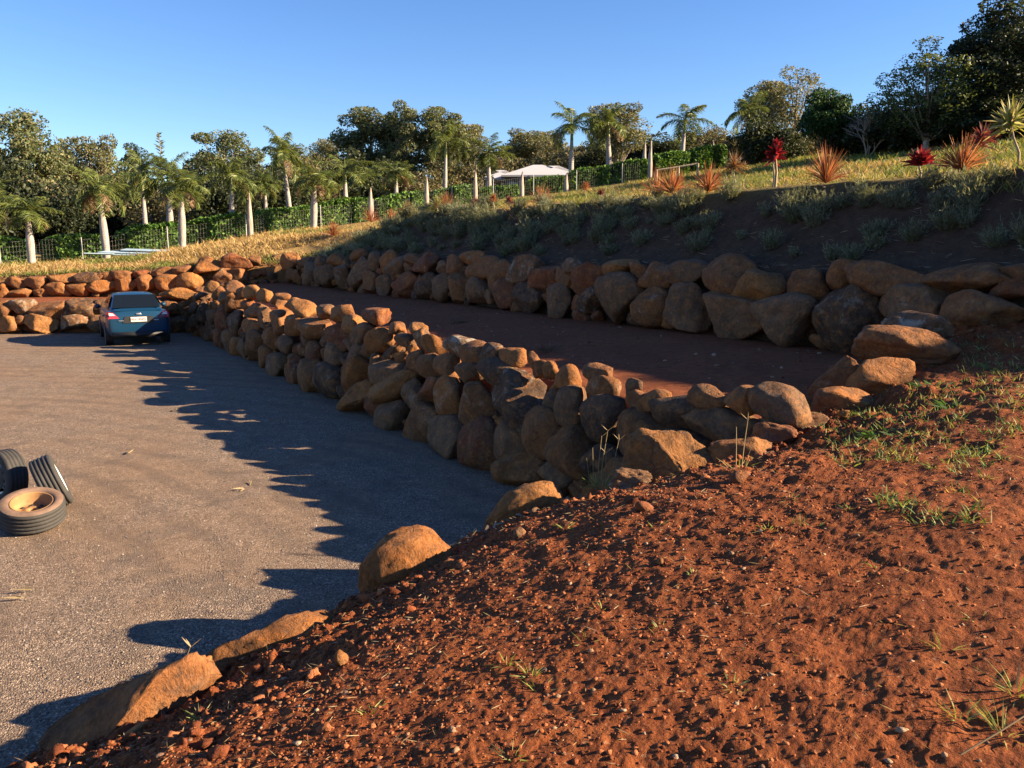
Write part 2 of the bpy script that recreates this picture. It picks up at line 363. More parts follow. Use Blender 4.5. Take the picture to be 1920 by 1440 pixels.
# hill: bank behind the upper walls and the paddock beyond
qs = np.concatenate([np.linspace(-20, 26.0, 190), [26.4] * 12, np.linspace(26.8, 75, 110)])
nseg = np.concatenate([np.zeros(190), np.linspace(0, 1, 12), np.ones(110)])
es = np.concatenate([[.30, .44, .62], .62 + (np.geomspace(.16, 340, 120))])
V = []
for qv, w in zip(qs, nseg):
    o = O2 + D2 * qv if qv <= QC else C2 + DB * (qv - QC)
    n = N2 * (1 - w) + NB * w; n = n / np.linalg.norm(n)
    V.append(o[None, :] + n[None, :] * es[:, None])
V = np.concatenate(V); z = hill_z(V[:, 0], V[:, 1]).reshape(len(qs), len(es))
tzv = terrace_z(V[:, 0], V[:, 1]).reshape(len(qs), len(es))
z[:, 0] = tzv[:, 0] - .25; z[:, 1] = .5 * (z[:, 1] + tzv[:, 1]) - .1; z[:, 2] -= .04
def mat_hill():
    m, nt, b = mat('hillside_ground'); L = nt.links; p = geo_pos(nt)
    a = N(nt, 'ShaderNodeVertexColor', layer_name='Col').outputs[0]
    n2 = noise(nt, p, 6, 6, .7); n3 = noise(nt, p, 38, 5, .7)
    c = mix(nt, .75, a, ramp(nt, n2, [(.28, (.5, .48, .45)), (.72, (1.45, 1.4, 1.3))]), 'MULTIPLY')
    c = mix(nt, .6, c, ramp(nt, n3, [(.28, (.5, .5, .5)), (.74, (1.5, 1.45, 1.4))]), 'MULTIPLY')
    L.new(c, b.inputs['Base Color']); b.inputs['Roughness'].default_value = .95; b.inputs['Specular IOR Level'].default_value = .1
    h = bump(nt, n2, .7, .12); h = bump(nt, n3, .7, .03, h); L.new(h, b.inputs['Normal']); return m
M['hill'] = mat_hill()
p, q = pq(V[:, 0], V[:, 1]); e = np.tile(es, len(qs)); wq = sstep(26, 19, q)
g = fbm(P3(V[:, 0] * .12, V[:, 1] * .12), 3, 83)[:, None]; left = sstep(4, -7, V[:, 0] + 0.0 * p)[:, None]
green = np.array((.105, .115, .030)); straw = np.array((.30, .205, .085)); mulch = np.array((.078, .050, .035)); redd = np.array((.15, .06, .03))
lawn = green * (1 - left) + straw * left; lawn = lawn + (straw - lawn) * np.clip(.35 + g * .6, 0, 1) * .6 + (green - lawn) * np.clip(-g - .1, 0, 1) * .5 * left
bankw = (sstep(2.7, 2.0, e + .5 * g[:, 0]) * wq)[:, None]; near = (sstep(1.3, .5, e) * (1 - wq))[:, None]
colr = lawn * (1 - bankw) + mulch * bankw; colr = colr * (1 - near * .7) + redd * near * .7
structure(mesh_np('hillside', np.column_stack([V, z.ravel()]), grid_faces(len(qs), len(es)), M['hill'], True, colr))
# red dirt mound the camera stands on
av = np.concatenate([np.linspace(EA[0] + .02, -.78, 60)[:-1], np.linspace(-.78, .70, 760), np.linspace(.70, EA[-1] - .02, 70)[1:]])
u = np.concatenate([[0, .35, .7], np.geomspace(1.0, 1.0 + 9, 440)])
rmax = edge_r(av); V = []
tt = np.linspace(0, 1, 440); rows = []
for a_, rm in zip(av, rmax):
    r = np.concatenate([[.02, .5, .9], 1.2 * (rm / 1.2) ** tt, rm + np.array([.10, .22, .40])])
    rows.append(np.stack([np.sin(a_) * r, np.cos(a_) * r], 1))
V = np.concatenate(rows); nc = len(rows[0]); z = mound_z(V[:, 0], V[:, 1]).reshape(len(av), nc)
z[:, -3] -= .10; z[:, -2] -= .42; z[:, -1] = np.minimum(z[:, -2] - .5, -.1)
structure(mesh_np('dirt_mound', np.column_stack([V, z.ravel()]), grid_faces(len(av), nc), M['dirt'], True))

# ------------------------------------------------------------------ boulders
_ico = {}
def ico(sub):
    if sub not in _ico:
        bm = bmesh.new(); bmesh.ops.create_icosphere(bm, subdivisions=sub, radius=1.0)
        _ico[sub] = (np.array([v.co[:] for v in bm.verts]), np.array([[v.index for v in f.verts] for f in bm.faces])); bm.free()
    return _ico[sub]
RNG = np.random.RandomState(7)
def boulder_shape(sub, seed, n=2.6, cuts=6, rough=1.0, wedge=None):
    v, f = ico(sub); r = np.random.RandomState(seed)
    nn = n + r.uniform(-.3, .5); pts = v * (np.abs(v) ** nn).sum(1, keepdims=True) ** (-1 / nn)
    for _ in range(cuts):
        m = r.normal(size=3); m /= np.linalg.norm(m); h = r.uniform(.58, .88)
        ex = np.maximum(0, pts @ m - h)[:, None]; pts = pts - m * ex * r.uniform(.82, 1.0)
    if wedge is not None:
        m = np.array(wedge, float); h = np.linalg.norm(m); m = m / h; ex = np.maximum(0, pts @ m - h)[:, None]; pts = pts - m * ex * .95
    s = r.uniform(0, 50)
    pts = pts * (1 + .10 * rough * fbm(v * 1.5 + s, 3, seed % 97) + .035 * rough * fbm(v * 6 + s, 3, seed % 89) + .012 * rough * fbm(v * 19 + s, 2, seed % 83))[:, None]
    ext = np.abs(pts).max(0); return pts / ext, f
PAL = {'o': (0.2745, 0.1078, 0.0319), 'b': (0.206, 0.085, 0.0319), 'g': (0.1647, 0.0915, 0.051), 'd': (0.072, 0.0432, 0.0293), 'y': (0.302, 0.134, 0.0421), 'r': (0.1853, 0.0589, 0.0242)}
def boulder(name, parent, loc, rotm, semi, kind, seed, sub=3, lich=.25, n=2.6, cuts=6, rough=1.0, wedge=None):
    pts, f = boulder_shape(sub, seed, n, cuts, rough, wedge)
    o = mesh_np(name, pts * np.array(semi), f, M['rock'], True, None, parent)
    o.matrix_world = Matrix.Translation(loc) @ rotm.to_4x4()
    j = np.random.RandomState(seed + 5).uniform(.82, 1.18); c = PAL[kind]
    o.color = (c[0] * j, c[1] * j, c[2] * j, lich); return o
class Wall:
    def __init__(s, name, label, O, D, Nn, k, z0, group):
        s.O, s.D, s.N, s.k, s.z0 = O, D, Nn, k, z0; s.done = []
        s.root = tag(empty(name, (0, 0, 0)), label, 'stone wall'); s.root['group'] = group; s.i = 0
        x = Vector((-D[0], -D[1], 0)); y = Vector((Nn[0], Nn[1], 0)); s.frame = Matrix((x, y, Vector((0, 0, 1)))).transposed()
    def hit(s, px, py):
        d = ray(px, py); n = Vector((s.N[0], s.N[1], -s.k)); o = Vector((s.O[0], s.O[1], s.z0)); c = Vector((0, 0, CAM_H))
        return c + d * (n.dot(o - c) / n.dot(d))
    def st(s, P): return (P.x - s.O[0]) * s.D[0] + (P.y - s.O[1]) * s.D[1], P.z
    def put(s, P, A, B, Cc, rot, kind, sub=3, lich=.25, n=2.6, wedge=None, tilt=0.0):
        s.i += 1; seed = s.i * 131 + int(abs(s.O[0]) * 100)
        rm = s.frame @ (Matrix.Rotation(R(-rot), 3, 'Y') @ Matrix.Rotation(R(RNG.uniform(-8, 8)), 3, 'Z') @ Matrix.Rotation(R(RNG.uniform(-6, 6) + tilt), 3, 'X'))
        boulder('boulder', s.root, P, rm, (A, B, Cc), kind, seed, sub, lich, n, RNG.randint(7, 14), RNG.uniform(.6, 1.1), wedge)
        s.done.append((*s.st(P), A * 1.0, Cc * 1.0))
    def px(s, cx, cy, w, h, rot=0, kind=None, lich=None, wedge=None, n=2.6):
        P = s.hit(cx, cy); dep = P.y * math.cos(PITCH) - (P.z - CAM_H) * math.sin(PITCH)
        wm, hm = w * dep / FPX, h * dep / FPX; sg = Vector((P.x, P.y)).normalized()
        cph = abs(sg.x * s.D[0] + sg.y * s.D[1]); sph = math.sqrt(max(0, 1 - cph * cph))
        rho = float(np.interp(math.degrees(math.acos(min(1, cph))), [25, 40, 60, 80], [.55, .60, .78, .85]))
        A = wm * .5 * 1.17 / math.sqrt(sph ** 2 + (rho * cph) ** 2); Cc = hm * .5 * 1.16
        B = max(A * rho, Cc * .7)
        if abs(rot) > 30: A = wm * .5 * 1.06; B = Cc * 1.0
        if B > 1.6 * Cc and abs(rot) < 5: B = 1.6 * Cc
        c = P + Vector((sg.x, sg.y, 0)) * (B * .42)
        s.put(c, A, B, Cc, rot, kind or RNG.choice(list('obobgobgry')), 4 if wm > .62 else 3, RNG.uniform(.05, .5) if lich is None else lich, n, wedge)
    def fill(s, s0, s1, zlo, zhi, rmin, rmax, tries, depth=.16, cap=120):
        cnt = 0
        for _ in range(tries):
            a = RNG.uniform(s0, s1); z = RNG.uniform(0, 1); lo, hi = zlo(a), zhi(a); z = lo + (hi - lo) * z; r = RNG.uniform(rmin, rmax)
            if any(((a - b) / (A * .86 + r * .35)) ** 2 + ((z - t) / (Cc * .86 + r * .3)) ** 2 < 1 for b, t, A, Cc in s.done): continue
            q = np.array(s.O) + np.array(s.D) * a + np.array(s.N) * (s.k * (z - s.z0) + depth)
            s.put(Vector((q[0], q[1], z)), r * RNG.uniform(1.0, 1.4), r, r * RNG.uniform(.75, 1.0), RNG.uniform(-25, 25), RNG.choice(list('obgdrb')), 3)
            cnt += 1
            if cnt >= cap: break
GW = 'dry stacked boulder retaining walls'
lw = Wall('retaining_wall', 'tall lower wall of stacked boulders along the gravel drive', OL, DL, NL, .37, 0.0, GW)
for t in [(984,757,125,88,-14,'d',.6),(1075,767,60,76,0,'g'),(1067,711,56,48,0,'o'),(1131,730,66,52,-10,'b'),(1125,702,50,36,0,'b'),(1139,787,84,94,0,'d',.3),(1024,820,74,92,-14,'b'),(1076,850,94,94,0,'b'),(962,828,72,72,10,'g'),(977,888,100,76,24,'o'),(908,850,80,108,-22,'r',.2),(849,830,80,84,0,'g'),(794,805,86,86,0,'b'),(736,785,66,66,0,'g'),(845,753,60,80,-14,'o'),(897,766,72,88,0,'b'),(884,700,48,44,0,'g',.5),(945,710,88,62,-8,'d',.5),(846,693,56,50,-10,'b'),(818,688,52,46,0,'b'),(780,681,44,50,0,'b'),(780,742,50,68,-24,'g',.5),(815,736,66,52,26,'r'),(742,730,88,46,24,'y'),(730,702,64,52,0,'g'),(673,706,112,54,50,'o'),(668,670,66,38,34,'g',.4),(630,667,50,56,0,'g'),(622,722,56,68,-8,'d',.35),(588,708,54,68,0,'b'),(672,752,80,50,22,'o'),(706,764,46,44,0,'r'),(643,634,52,44,-12,'r'),(688,629,48,42,20,'g'),(715,640,56,42,16,'o'),(667,610,44,34,0,'y'),(600,617,64,42,-8,'b'),(609,584,32,28,0,'g'),(644,592,48,36,0,'o'),(572,581,46,28,-15,'y'),(708,594,56,28,0,'r'),(744,618,36,24,0,'b'),(757,635,42,22,-10,'g'),(782,620,38,26,0,'y'),(793,634,32,36,0,'g',.7),(812,650,46,44,0,'o'),(862,648,58,42,0,'g',1.0),(890,663,60,42,0,'b'),(925,664,42,36,0,'d',.5),(960,670,46,36,0,'o'),(1003,678,32,26,-20,'b'),(1013,695,30,34,0,'b'),(1035,697,28,34,0,'o'),(1190,731,34,38,0,'g'),(1199,760,48,50,0,'b'),(1230,757,60,44,14,'o'),(1270,776,86,70,0,'d'),(1333,749,72,42,-6,'b'),(1394,753,72,54,-8,'o'),(1462,760,100,60,-18,'g'),(1345,800,164,58,-4,'g'),(1210,825,98,98,0,'b'),(1130,872,76,70,0,'d'),(1045,893,64,60,0,'g'),(1160,900,90,70,0,'b'),(1280,850,110,70,0,'d'),(940,940,90,60,0,'b'),
          (564,615,44,46,0,'o'),(530,608,48,48,0,'b'),(500,600,28,42,0,'g'),(512,636,36,40,0,'o'),(543,648,40,36,0,'g'),(477,615,40,42,12,'o'),(480,585,40,28,0,'g'),(447,608,32,48,0,'d'),(424,605,24,46,0,'r'),(445,570,44,28,20,'b'),(402,597,28,38,0,'g'),(412,634,28,34,0,'r'),(432,640,22,40,0,'g'),(447,652,28,34,0,'o'),(462,656,26,40,0,'g'),(482,650,28,54,-15,'b'),(499,670,32,40,0,'b'),(524,683,44,50,10,'g',.5),(555,700,32,60,0,'r'),(590,660,34,38,0,'r'),(396,538,28,20,0,'y'),(412,550,28,26,0,'b'),(440,542,38,22,-12,'o'),(456,548,22,22,0,'b'),(476,550,34,28,0,'y'),(493,555,32,26,0,'y'),(525,560,36,20,0,'o'),(527,573,30,26,0,'o'),(552,571,30,22,0,'y'),(427,563,32,28,0,'g'),(368,606,22,30,0,'b'),(367,580,22,26,0,'g'),(382,558,30,18,0,'d'),(384,590,20,46,0,'d'),(372,558,20,16,0,'b'),(396,620,22,26,0,'d'),(466,575,24,22,0,'r')]:
    lw.px(t[0], t[1], t[2], t[3], t[4], t[5], t[6] if len(t) > 6 else None)
lw.fill(-2.6, 20.6, lambda a: .08, lambda a: 1.05, .12, .22, 5000, .14, 110)
lw.fill(-2.6, 20.6, lambda a: .05, lambda a: 1.2, .07, .12, 2500, .10, 50)
w2 = Wall('retaining_wall', 'long upper wall of big rounded boulders below the planted bank', O2, D2, N2, .34, 1.36, GW)
for t in [(476,511,66,32,0,'g'),(503,492,30,30,0,'o'),(522,503,32,46,0,'g'),(548,491,32,30,0,'o'),(546,516,20,28,0,'b'),(560,519,16,28,0,'b'),(577,493,36,22,0,'g'),(581,513,30,42,0,'g'),(604,496,28,30,0,'b'),(603,516,28,34,-12,'g'),(620,518,30,42,0,'g'),(633,489,36,28,0,'o'),(645,518,28,46,0,'g'),(678,514,42,58,0,'g'),(694,531,40,42,0,'b'),(676,481,34,24,12,'b'),(705,492,22,36,0,'g'),(728,495,36,46,0,'o'),(724,536,28,40,0,'g',.5),(746,497,42,42,25,'g'),(776,487,36,22,0,'b'),(762,536,52,52,0,'r'),(800,498,60,40,10,'r'),(800,538,42,48,0,'d',.4),(830,500,22,26,0,'g'),(855,497,40,36,0,'b'),(832,536,36,54,0,'g'),(864,543,42,58,0,'b'),(888,486,44,28,0,'o'),(912,504,60,44,0,'b'),(900,548,42,54,0,'g'),(941,514,52,52,28,'b'),(947,549,58,58,0,'r'),(988,506,68,48,12,'g',.7),(996,560,56,56,0,'d'),(1026,522,58,48,0,'r'),(1060,520,34,40,-20,'b'),(1076,498,48,26,0,'g',.5),(1050,566,56,68,0,'g'),(1101,522,56,60,0,'r'),(1106,565,76,44,34,'d',.7),(1164,563,90,94,0,'g'),(1161,505,68,34,18,'y'),(1198,509,36,34,0,'b'),(1223,572,78,80,0,'b'),(1230,519,60,50,0,'b',.5),(1288,518,80,54,6,'g'),(1294,582,80,90,0,'g'),(1371,519,110,76,0,'b'),(1383,594,122,88,0,'g'),(1516,540,80,64,12,'b'),(1480,600,126,94,0,'g'),(1603,597,130,122,0,'d',.5),(1577,515,56,56,0,'b'),(1670,527,160,64,-4,'b'),(1830,525,144,54,8,'b'),(1910,515,64,46,14,'b'),(1735,576,130,76,0,'g'),(1905,545,84,40,10,'r')]:
    w2.px(t[0], t[1], t[2], t[3], t[4], t[5], t[6] if len(t) > 6 else None)
w2.px(1432, 538, 100, 64, 0, 'y', .1, (.45, 0, .45)); 
w2.fill(-2.2, 25.6, lambda a: 1.42, lambda a: 2.2, .12, .24, 3500, .16, 70)
bu = Wall('retaining_wall', 'low sunlit boulder wall between the dry grass and the red terrace', C2, DB, NB, .30, 1.2, GW)
for t in [(32,532,40,24),(35,552,48,20,0,'o'),(70,532,34,24,0,'b'),(77,549,36,24,0,'b'),(120,523,54,19,0,'y'),(112,543,44,30,0,'o'),(152,540,42,28,-16,'o'),(168,522,48,24,0,'d'),(193,537,56,24,-6,'o'),(8,552,20,24,0,'o'),(4,537,16,14,0,'o'),(190,520,22,14,0,'b'),(203,520,24,16,0,'o'),(232,516,40,21,0,'b'),(237,535,40,26,0,'o'),(275,531,40,30,0,'o'),(305,510,34,18,0,'b'),(316,529,42,29,0,'o'),(338,508,44,22,0,'b'),(364,526,58,32,0,'y'),(391,497,60,30,10,'o'),(417,520,46,36,0,'b',.6),(444,492,54,30,-6,'r'),(478,488,20,18,0,'b'),(262,513,30,14,0,'r'),(445,515,40,30,0,'b')]:
    bu.px(t[0], t[1], t[2], t[3], *(t[4:] if len(t) > 4 else ()))
bu.fill(.2, 11.5, lambda a: 1.15 - .03 * a, lambda a: 1.8 - .05 * a, .12, .22, 1200, .2, 24)
bl = Wall('retaining_wall', 'low boulder wall behind the parked car at the end of the drive', OK_, DK, NK, .30, 0.0, GW)
for t in [(46,578,52,32,0,'g',.8),(10,580,30,32,0,'b'),(18,610,42,32,-18,'y'),(37,600,26,16,0,'b'),(78,608,60,36,-8,'y'),(98,584,66,36,0,'b'),(157,582,60,40,-10,'d'),(139,606,58,34,0,'g',.8),(183,608,38,32,0,'g'),(195,578,32,32,0,'d'),(222,605,50,34,0,'b'),(235,578,50,32,0,'o'),(275,604,54,34,0,'g'),(285,574,50,34,0,'b'),(322,577,34,32,0,'b'),(333,552,62,22,0,'y'),(352,577,30,34,0,'b'),(364,607,30,28,0,'g'),(334,606,40,34,0,'d'),(312,606,30,30,0,'b')]:
    bl.px(*t)
bl.fill(-.2, 7.5, lambda a: .1, lambda a: .8 + max(0, .6 - a * .15), .12, .22, 900, .16, 24)

bu.fill(11.2, 19, lambda a: .70, lambda a: 1.45, .22, .34, 900, .1, 34)
bl.fill(7.2, 17, lambda a: .14, lambda a: .75, .24, .36, 900, .1, 34)
def edging(cx, cy, w, h, d, rot, kind, label, lich=.15, ratio=.7, n=2.6, yaw=0.0, wedge=None, rough=1.1, cuts=12, sink=0.0):
    P = atd(cx, cy, d); dep = P.y * math.cos(PITCH) - (P.z - CAM_H) * math.sin(PITCH); A, Cc = w * dep / FPX / 2, h * dep / FPX / 2
    sg = Vector((P.x, P.y, 0)).normalized(); x = Vector((sg.y, -sg.x, 0)); fr = Matrix((x, sg, Vector((0, 0, 1)))).transposed()
    P = P - Vector((0, 0, sink))
    rm = fr @ (Matrix.Rotation(R(-rot), 3, 'Y') @ Matrix.Rotation(R(yaw), 3, 'Z'))
    o = boulder('boulder', None, P, rm, (A * 1.04, max(A * ratio, .12), (Cc + sink) * 1.04), kind, int(cx * 7 + cy), 5 if d < 7.2 else 4, lich, n, cuts, rough, wedge)
    return tag(o, label, 'boulder', 'boulders edging the red dirt mound')
edging(228,1352,380,150,3.9,30,'b','long pitted brown boulder tilted towards the gravel, lowest on the dirt edge',.1,.42,3.0,sink=.05)
edging(500,1232,280,140,4.6,10,'o','broad flat-topped orange boulder crusted with red soil beside the gravel',.1,.6,3.0,sink=.08)
edging(770,1068,190,150,5.6,22,'o','smooth rounded orange boulder half buried in cloddy red soil',.05,.7,2.4,sink=.08,cuts=4,rough=.8)
edging(982,952,165,80,6.5,20,'y','sausage-shaped sunlit orange boulder at the foot of the lower wall',.05,.5,2.6,sink=.08,cuts=4,rough=.8)
edging(1185,912,86,66,6.25,0,'g','small porous lichen-spotted lump of rock next to the tall dry grass stalks',.9,.8,2.2,rough=2.0)
edging(1268,866,200,110,6.5,-4,'y','flat-faced angular orange boulder with a pointed right end',.05,.55,3.4,wedge=(.30,-.5,.42),sink=.05)
edging(1395,838,130,46,6.45,-5,'o','thin orange slab of rock lying flush in the dirt',.05,.7,2.8,sink=.05)
edging(1442,812,100,42,6.7,3,'r','low reddish slab of rock crusted with soil above the orange slab',.1,.7,2.8,sink=.05)
edging(1490,790,125,60,7.0,18,'g','pale sloping boulder where the lower wall runs into the dirt',.7,.7,2.6,sink=.06)
edging(1575,752,130,50,7.5,10,'o','low flat boulder at the corner of the shaded terrace',.2,.7,2.8,sink=.06)
edging(1570,712,80,110,8.2,-30,'b','leaning grey-brown slab at the terrace end',.3,.6,2.8,sink=.05)
edging(1645,712,150,76,8.0,8,'o','rough orange boulder wedged under the big overhanging one',.2,.7,2.6,sink=.08)
edging(1697,652,182,78,8.5,-3,'b','large overhanging boulder with a sunlit top and dark hollow side',.3,.55,2.7,wedge=(.1,-.55,-.35))
edging(1728,616,138,60,9.0,-8,'g','cracked lichen-covered boulder behind the large overhanging one',.9,.6,2.6)
edging(1850,590,156,92,9.6,0,'b','big rounded brown boulder on the dirt at the end of the upper wall',.4,.75,2.4)
# ------------------------------------------------------------------ trees
def leaf_cloud(g, C, rad, n, size, cols, rs, flat=.8, shell=.55):
    """n leaf quads in an ellipsoidal clump, thicker towards its skin; colour picked per leaf"""
    d = rs.normal(size=(n, 3)); d /= np.linalg.norm(d, axis=1, keepdims=True)
    r = rs.uniform(shell ** 3, 1.0, n) ** (1 / 3); r *= 1 + .22 * fbm(d * 2.1 + C, 2, 3)
    P = C + d * r[:, None] * np.array([rad, rad, rad * flat])
    a = rs.normal(size=(n, 3)); a /= np.linalg.norm(a, axis=1, keepdims=True)
    b = np.cross(a, rs.normal(size=(n, 3))); b /= np.linalg.norm(b, axis=1, keepdims=True)
    s = (size * rs.uniform(.6, 1.4, n))[:, None]
    V, F = quads_np(P, a * s * .62, b * s * .30)
    c = np.array(cols)[rs.randint(0, len(cols), n)] * rs.uniform(.7, 1.3, (n, 1)); g.add(V, F, np.repeat(c, 4, 0))
GUM = [(0.093, 0.118, 0.0504), (0.1318, 0.1476, 0.0659), (0.0697, 0.0955, 0.0465), (0.1783, 0.1701, 0.0814)]
GUMB = [(0.1133, 0.1253, 0.0574), (0.1734, 0.1644, 0.0766), (0.0868, 0.1018, 0.0479), (0.2134, 0.1879, 0.0957)]
DARK = [(0.0264, 0.0384, 0.0192), (0.0408, 0.0528, 0.024), (0.0192, 0.0288, 0.0156)]
MANGO = [(0.026, 0.065, 0.0208), (0.0455, 0.1014, 0.026), (0.0195, 0.0442, 0.0156)]
BRN = [(0.126, 0.1103, 0.0588), (0.189, 0.1543, 0.0735), (0.0945, 0.0882, 0.05), (0.0882, 0.1029, 0.0441)]
def make_tree(name, h, w, cols, seed, leaf=.26, clumps=26, per=150, trunk_h=.30, bark='bark', tall=1.0, gap=.5, forks=5, tr=.018):
    rs = np.random.RandomState(seed); root = empty(name, (0, 0, 0)); t = Geo(); g = Geo()
    top = h * .80; lean = rs.uniform(-.05, .05, 2) * h
    pts = [(lean[0] * u * u, lean[1] * u * u, h * .85 * u - .4 * (u == 0)) for u in np.linspace(0, 1, 7)]
    r0 = h * tr; V, F = tube_np(pts, [r0 * (1.25 - u) for u in np.linspace(0, 1, 7)], 8); t.add(V, F)
    cz0 = h * trunk_h; rz = (h - cz0) / 2; mid = cz0 + rz; cl = []
    for i in range(clumps):
        for _ in range(20):
            d = rs.normal(size=3); d /= np.linalg.norm(d); rr = rs.uniform(.35, .95)
            wz = 1 - .35 * max(0, d[2] * rr) * tall
            c = np.array([d[0] * rr * w * .5 * wz, d[1] * rr * w * .5 * wz, mid + d[2] * rr * rz])
            if all(np.linalg.norm((c - k) / np.array([1, 1, .9])) > gap * w * .24 for k in cl): break
        cl.append(c); rad = w * rs.uniform(.13, .21)
        leaf_cloud(g, c, rad, int(per * rs.uniform(.7, 1.3)), leaf, cols, rs, rs.uniform(.6, .95))
        if i % 2 == 0 or i < forks * 2:
            u = np.clip((c[2] - h * .25) / h - rs.uniform(.12, .25), .12, .75); b = np.array([lean[0] * u * u, lean[1] * u * u, h * .85 * u])
            m = (b + c) / 2 + np.array([0, 0, -.05 * h]) * rs.uniform(-.6, 1)
            V, F = tube_np([b, m, c], [r0 * .42, r0 * .28, r0 * .10], 5); t.add(V, F)
    t.build('trunk', M[bark], root, True); g.build('crown', M['leaf'], root); return root
def bare_tree(name, h, w, seed, n=150, bark='dead', spread=1.0):
    rs = np.random.RandomState(seed); root = empty(name, (0, 0, 0)); t = Geo()
    def br(p, d, L, r, lev):
        q = p + d * L; m = (p + q) / 2 + rs.normal(size=3) * L * .06
        V, F = tube_np([p, m, q], [r, r * .8, r * .55], 5 if lev < 2 else 3); t.add(V, F)
        if lev >= 4 or r < .006: return
        for _ in range(rs.randint(2, 5)):
            k = rs.uniform(.45, 1.0); d2 = d + rs.normal(size=3) * .42 * spread; d2[2] = abs(d2[2]) * .8 + .15; d2 /= np.linalg.norm(d2)
            br(p + (q - p) * k, d2, L * rs.uniform(.55, .8), r * .58, lev + 1)
    for _ in range(5):
        d = np.array([rs.normal() * .45, rs.normal() * .45, 1]); d /= np.linalg.norm(d); br(np.array([rs.normal() * .2, rs.normal() * .2, -.2]), d, h * .36, h * .012, 0)
    t.build('branches', M[bark], root); return root
PROTO = {}
def plant_tree(kind, px, top, d, w, label, cat='tree', group=None, rz=None, base=None):
    """place so that the crown top reaches pixel row `top` at distance d; w is crown width in metres"""
    o0, h0, w0 = PROTO[kind]; P = atd(px, top, d); z = hz(P.x, d) - .1 if base is None else base; h = (P.z - z) * 1.04
    o = o0 if not o0.get('used') else copy_tree(o0); o0['used'] = 1
    o.location = (P.x, d, z); k = w / w0; o.scale = (k, k, h / h0); o.rotation_euler = (0, 0, RNG.uniform(0, 6.28) if rz is None else rz)
    tag(o, label, cat, group); return o
PROTO['gum'] = (make_tree('gum_tree', 15, 9, GUM, 3, 0.19, 46, 420, .22), 15, 9)
PROTO['gumb'] = (make_tree('gum_tree', 13, 9, GUMB, 4, 0.19, 40, 380, .28), 13, 9)
PROTO['column'] = (make_tree('gum_tree', 16, 7, GUM, 5, 0.18, 54, 420, .12, tall=.5), 16, 7)
PROTO['airy'] = (make_tree('gum_tree', 12, 7, GUMB, 6, 0.16, 30, 170, .3, gap=.9), 12, 7)
PROTO['light'] = (make_tree('gum_tree', 12, 8, [(.085, .115, .03), (.12, .14, .045), (.05, .07, .022)], 7, 0.14, 40, 260, .15, gap=.8), 12, 8)
PROTO['dark'] = (make_tree('evergreen_tree', 14, 8, DARK, 8, 0.17, 50, 460, .12, 'darkbark'), 14, 8)
PROTO['mango'] = (make_tree('mango_tree', 6.5, 6, MANGO, 9, 0.16, 46, 330, .26, 'darkbark', tr=.022), 6.5, 6)
PROTO['bush'] = (make_tree('bush', 5, 7, BRN, 10, 0.17, 30, 340, .02, 'darkbark'), 5, 7)
PROTO['green'] = (make_tree('bush', 5, 6, DARK + [(.05, .062, .024)], 11, 0.17, 32, 380, .02, 'darkbark'), 5, 6)
PROTO['pine'] = (make_tree('pine_tree', 12, 4.5, [(.03, .045, .024), (.045, .06, .03)], 12, 0.15, 40, 260, .12, 'darkbark', tall=1.6), 12, 4.5)
GB = 'trees behind the palm row'
for a in [('gum', 30, 190, 74, 8.0, 'huge grey-green gum tree with pale trunk at the end of the palm row'), ('dark', 104, 262, 90, 5, 'narrow dark evergreen tree beside the huge gum tree'), ('gumb', 168, 248, 85, 6.5, 'brownish round gum tree rising behind the second palm'),
          ('pine', 252, 273, 80, 3.4, 'slim dark pine tree between the olive gum trees'), ('gum', 418, 233, 88, 8.5, 'broad rounded olive gum tree behind the palm row'), ('gumb', 610, 256, 110, 5.5, 'pale thin gum tree far behind the palms'),
          ('gum', 545, 262, 105, 8, 'dull green tree on the far skyline beside the pale gum'), ('column', 688, 194, 82, 6.2, 'tall dense gum tree, left of a close pair'), ('column', 752, 187, 80, 4.2, 'tall narrow gum tree, taller of a close pair'),
          ('column', 822, 194, 80, 5.2, 'tall gum tree with a notched crown behind a palm'), ('gumb', 882, 228, 82, 4.5, 'yellowish gum tree left of the white-roofed house'), ('gumb', 1000, 240, 120, 9.5, 'spreading olive gum tree behind the white-roofed house'),
          ('gumb', 1158, 190, 78, 6.0, 'round-headed gum tree directly behind a tall palm'), ('gumb', 1440, 148, 66, 4.2, 'brown-green gum tree beside the last palm'), ('airy', 1497, 122, 66, 4.4, 'airy tall gum tree with see-through crown'),
          ('mango', 1555, 172, 46, 3.2, 'compact dark green mango tree standing on the lawn'), ('light', 1752, 74, 40, 4.6, 'pale green airy tree on the hilltop left of the darkest tree'), ('light', 1815, 95, 42, 3.6, 'light green slender tree against the darkest tree'),
          ('dark', 1895, -22, 40, 5.2, 'tallest dark tree on the hill'), ('dark', 1980, 30, 42, 6, 'dark tree just beyond the tallest tree')]:
    plant_tree(*a, group=GB)
GS = 'bushes and scrub behind the hedge'
k = 0
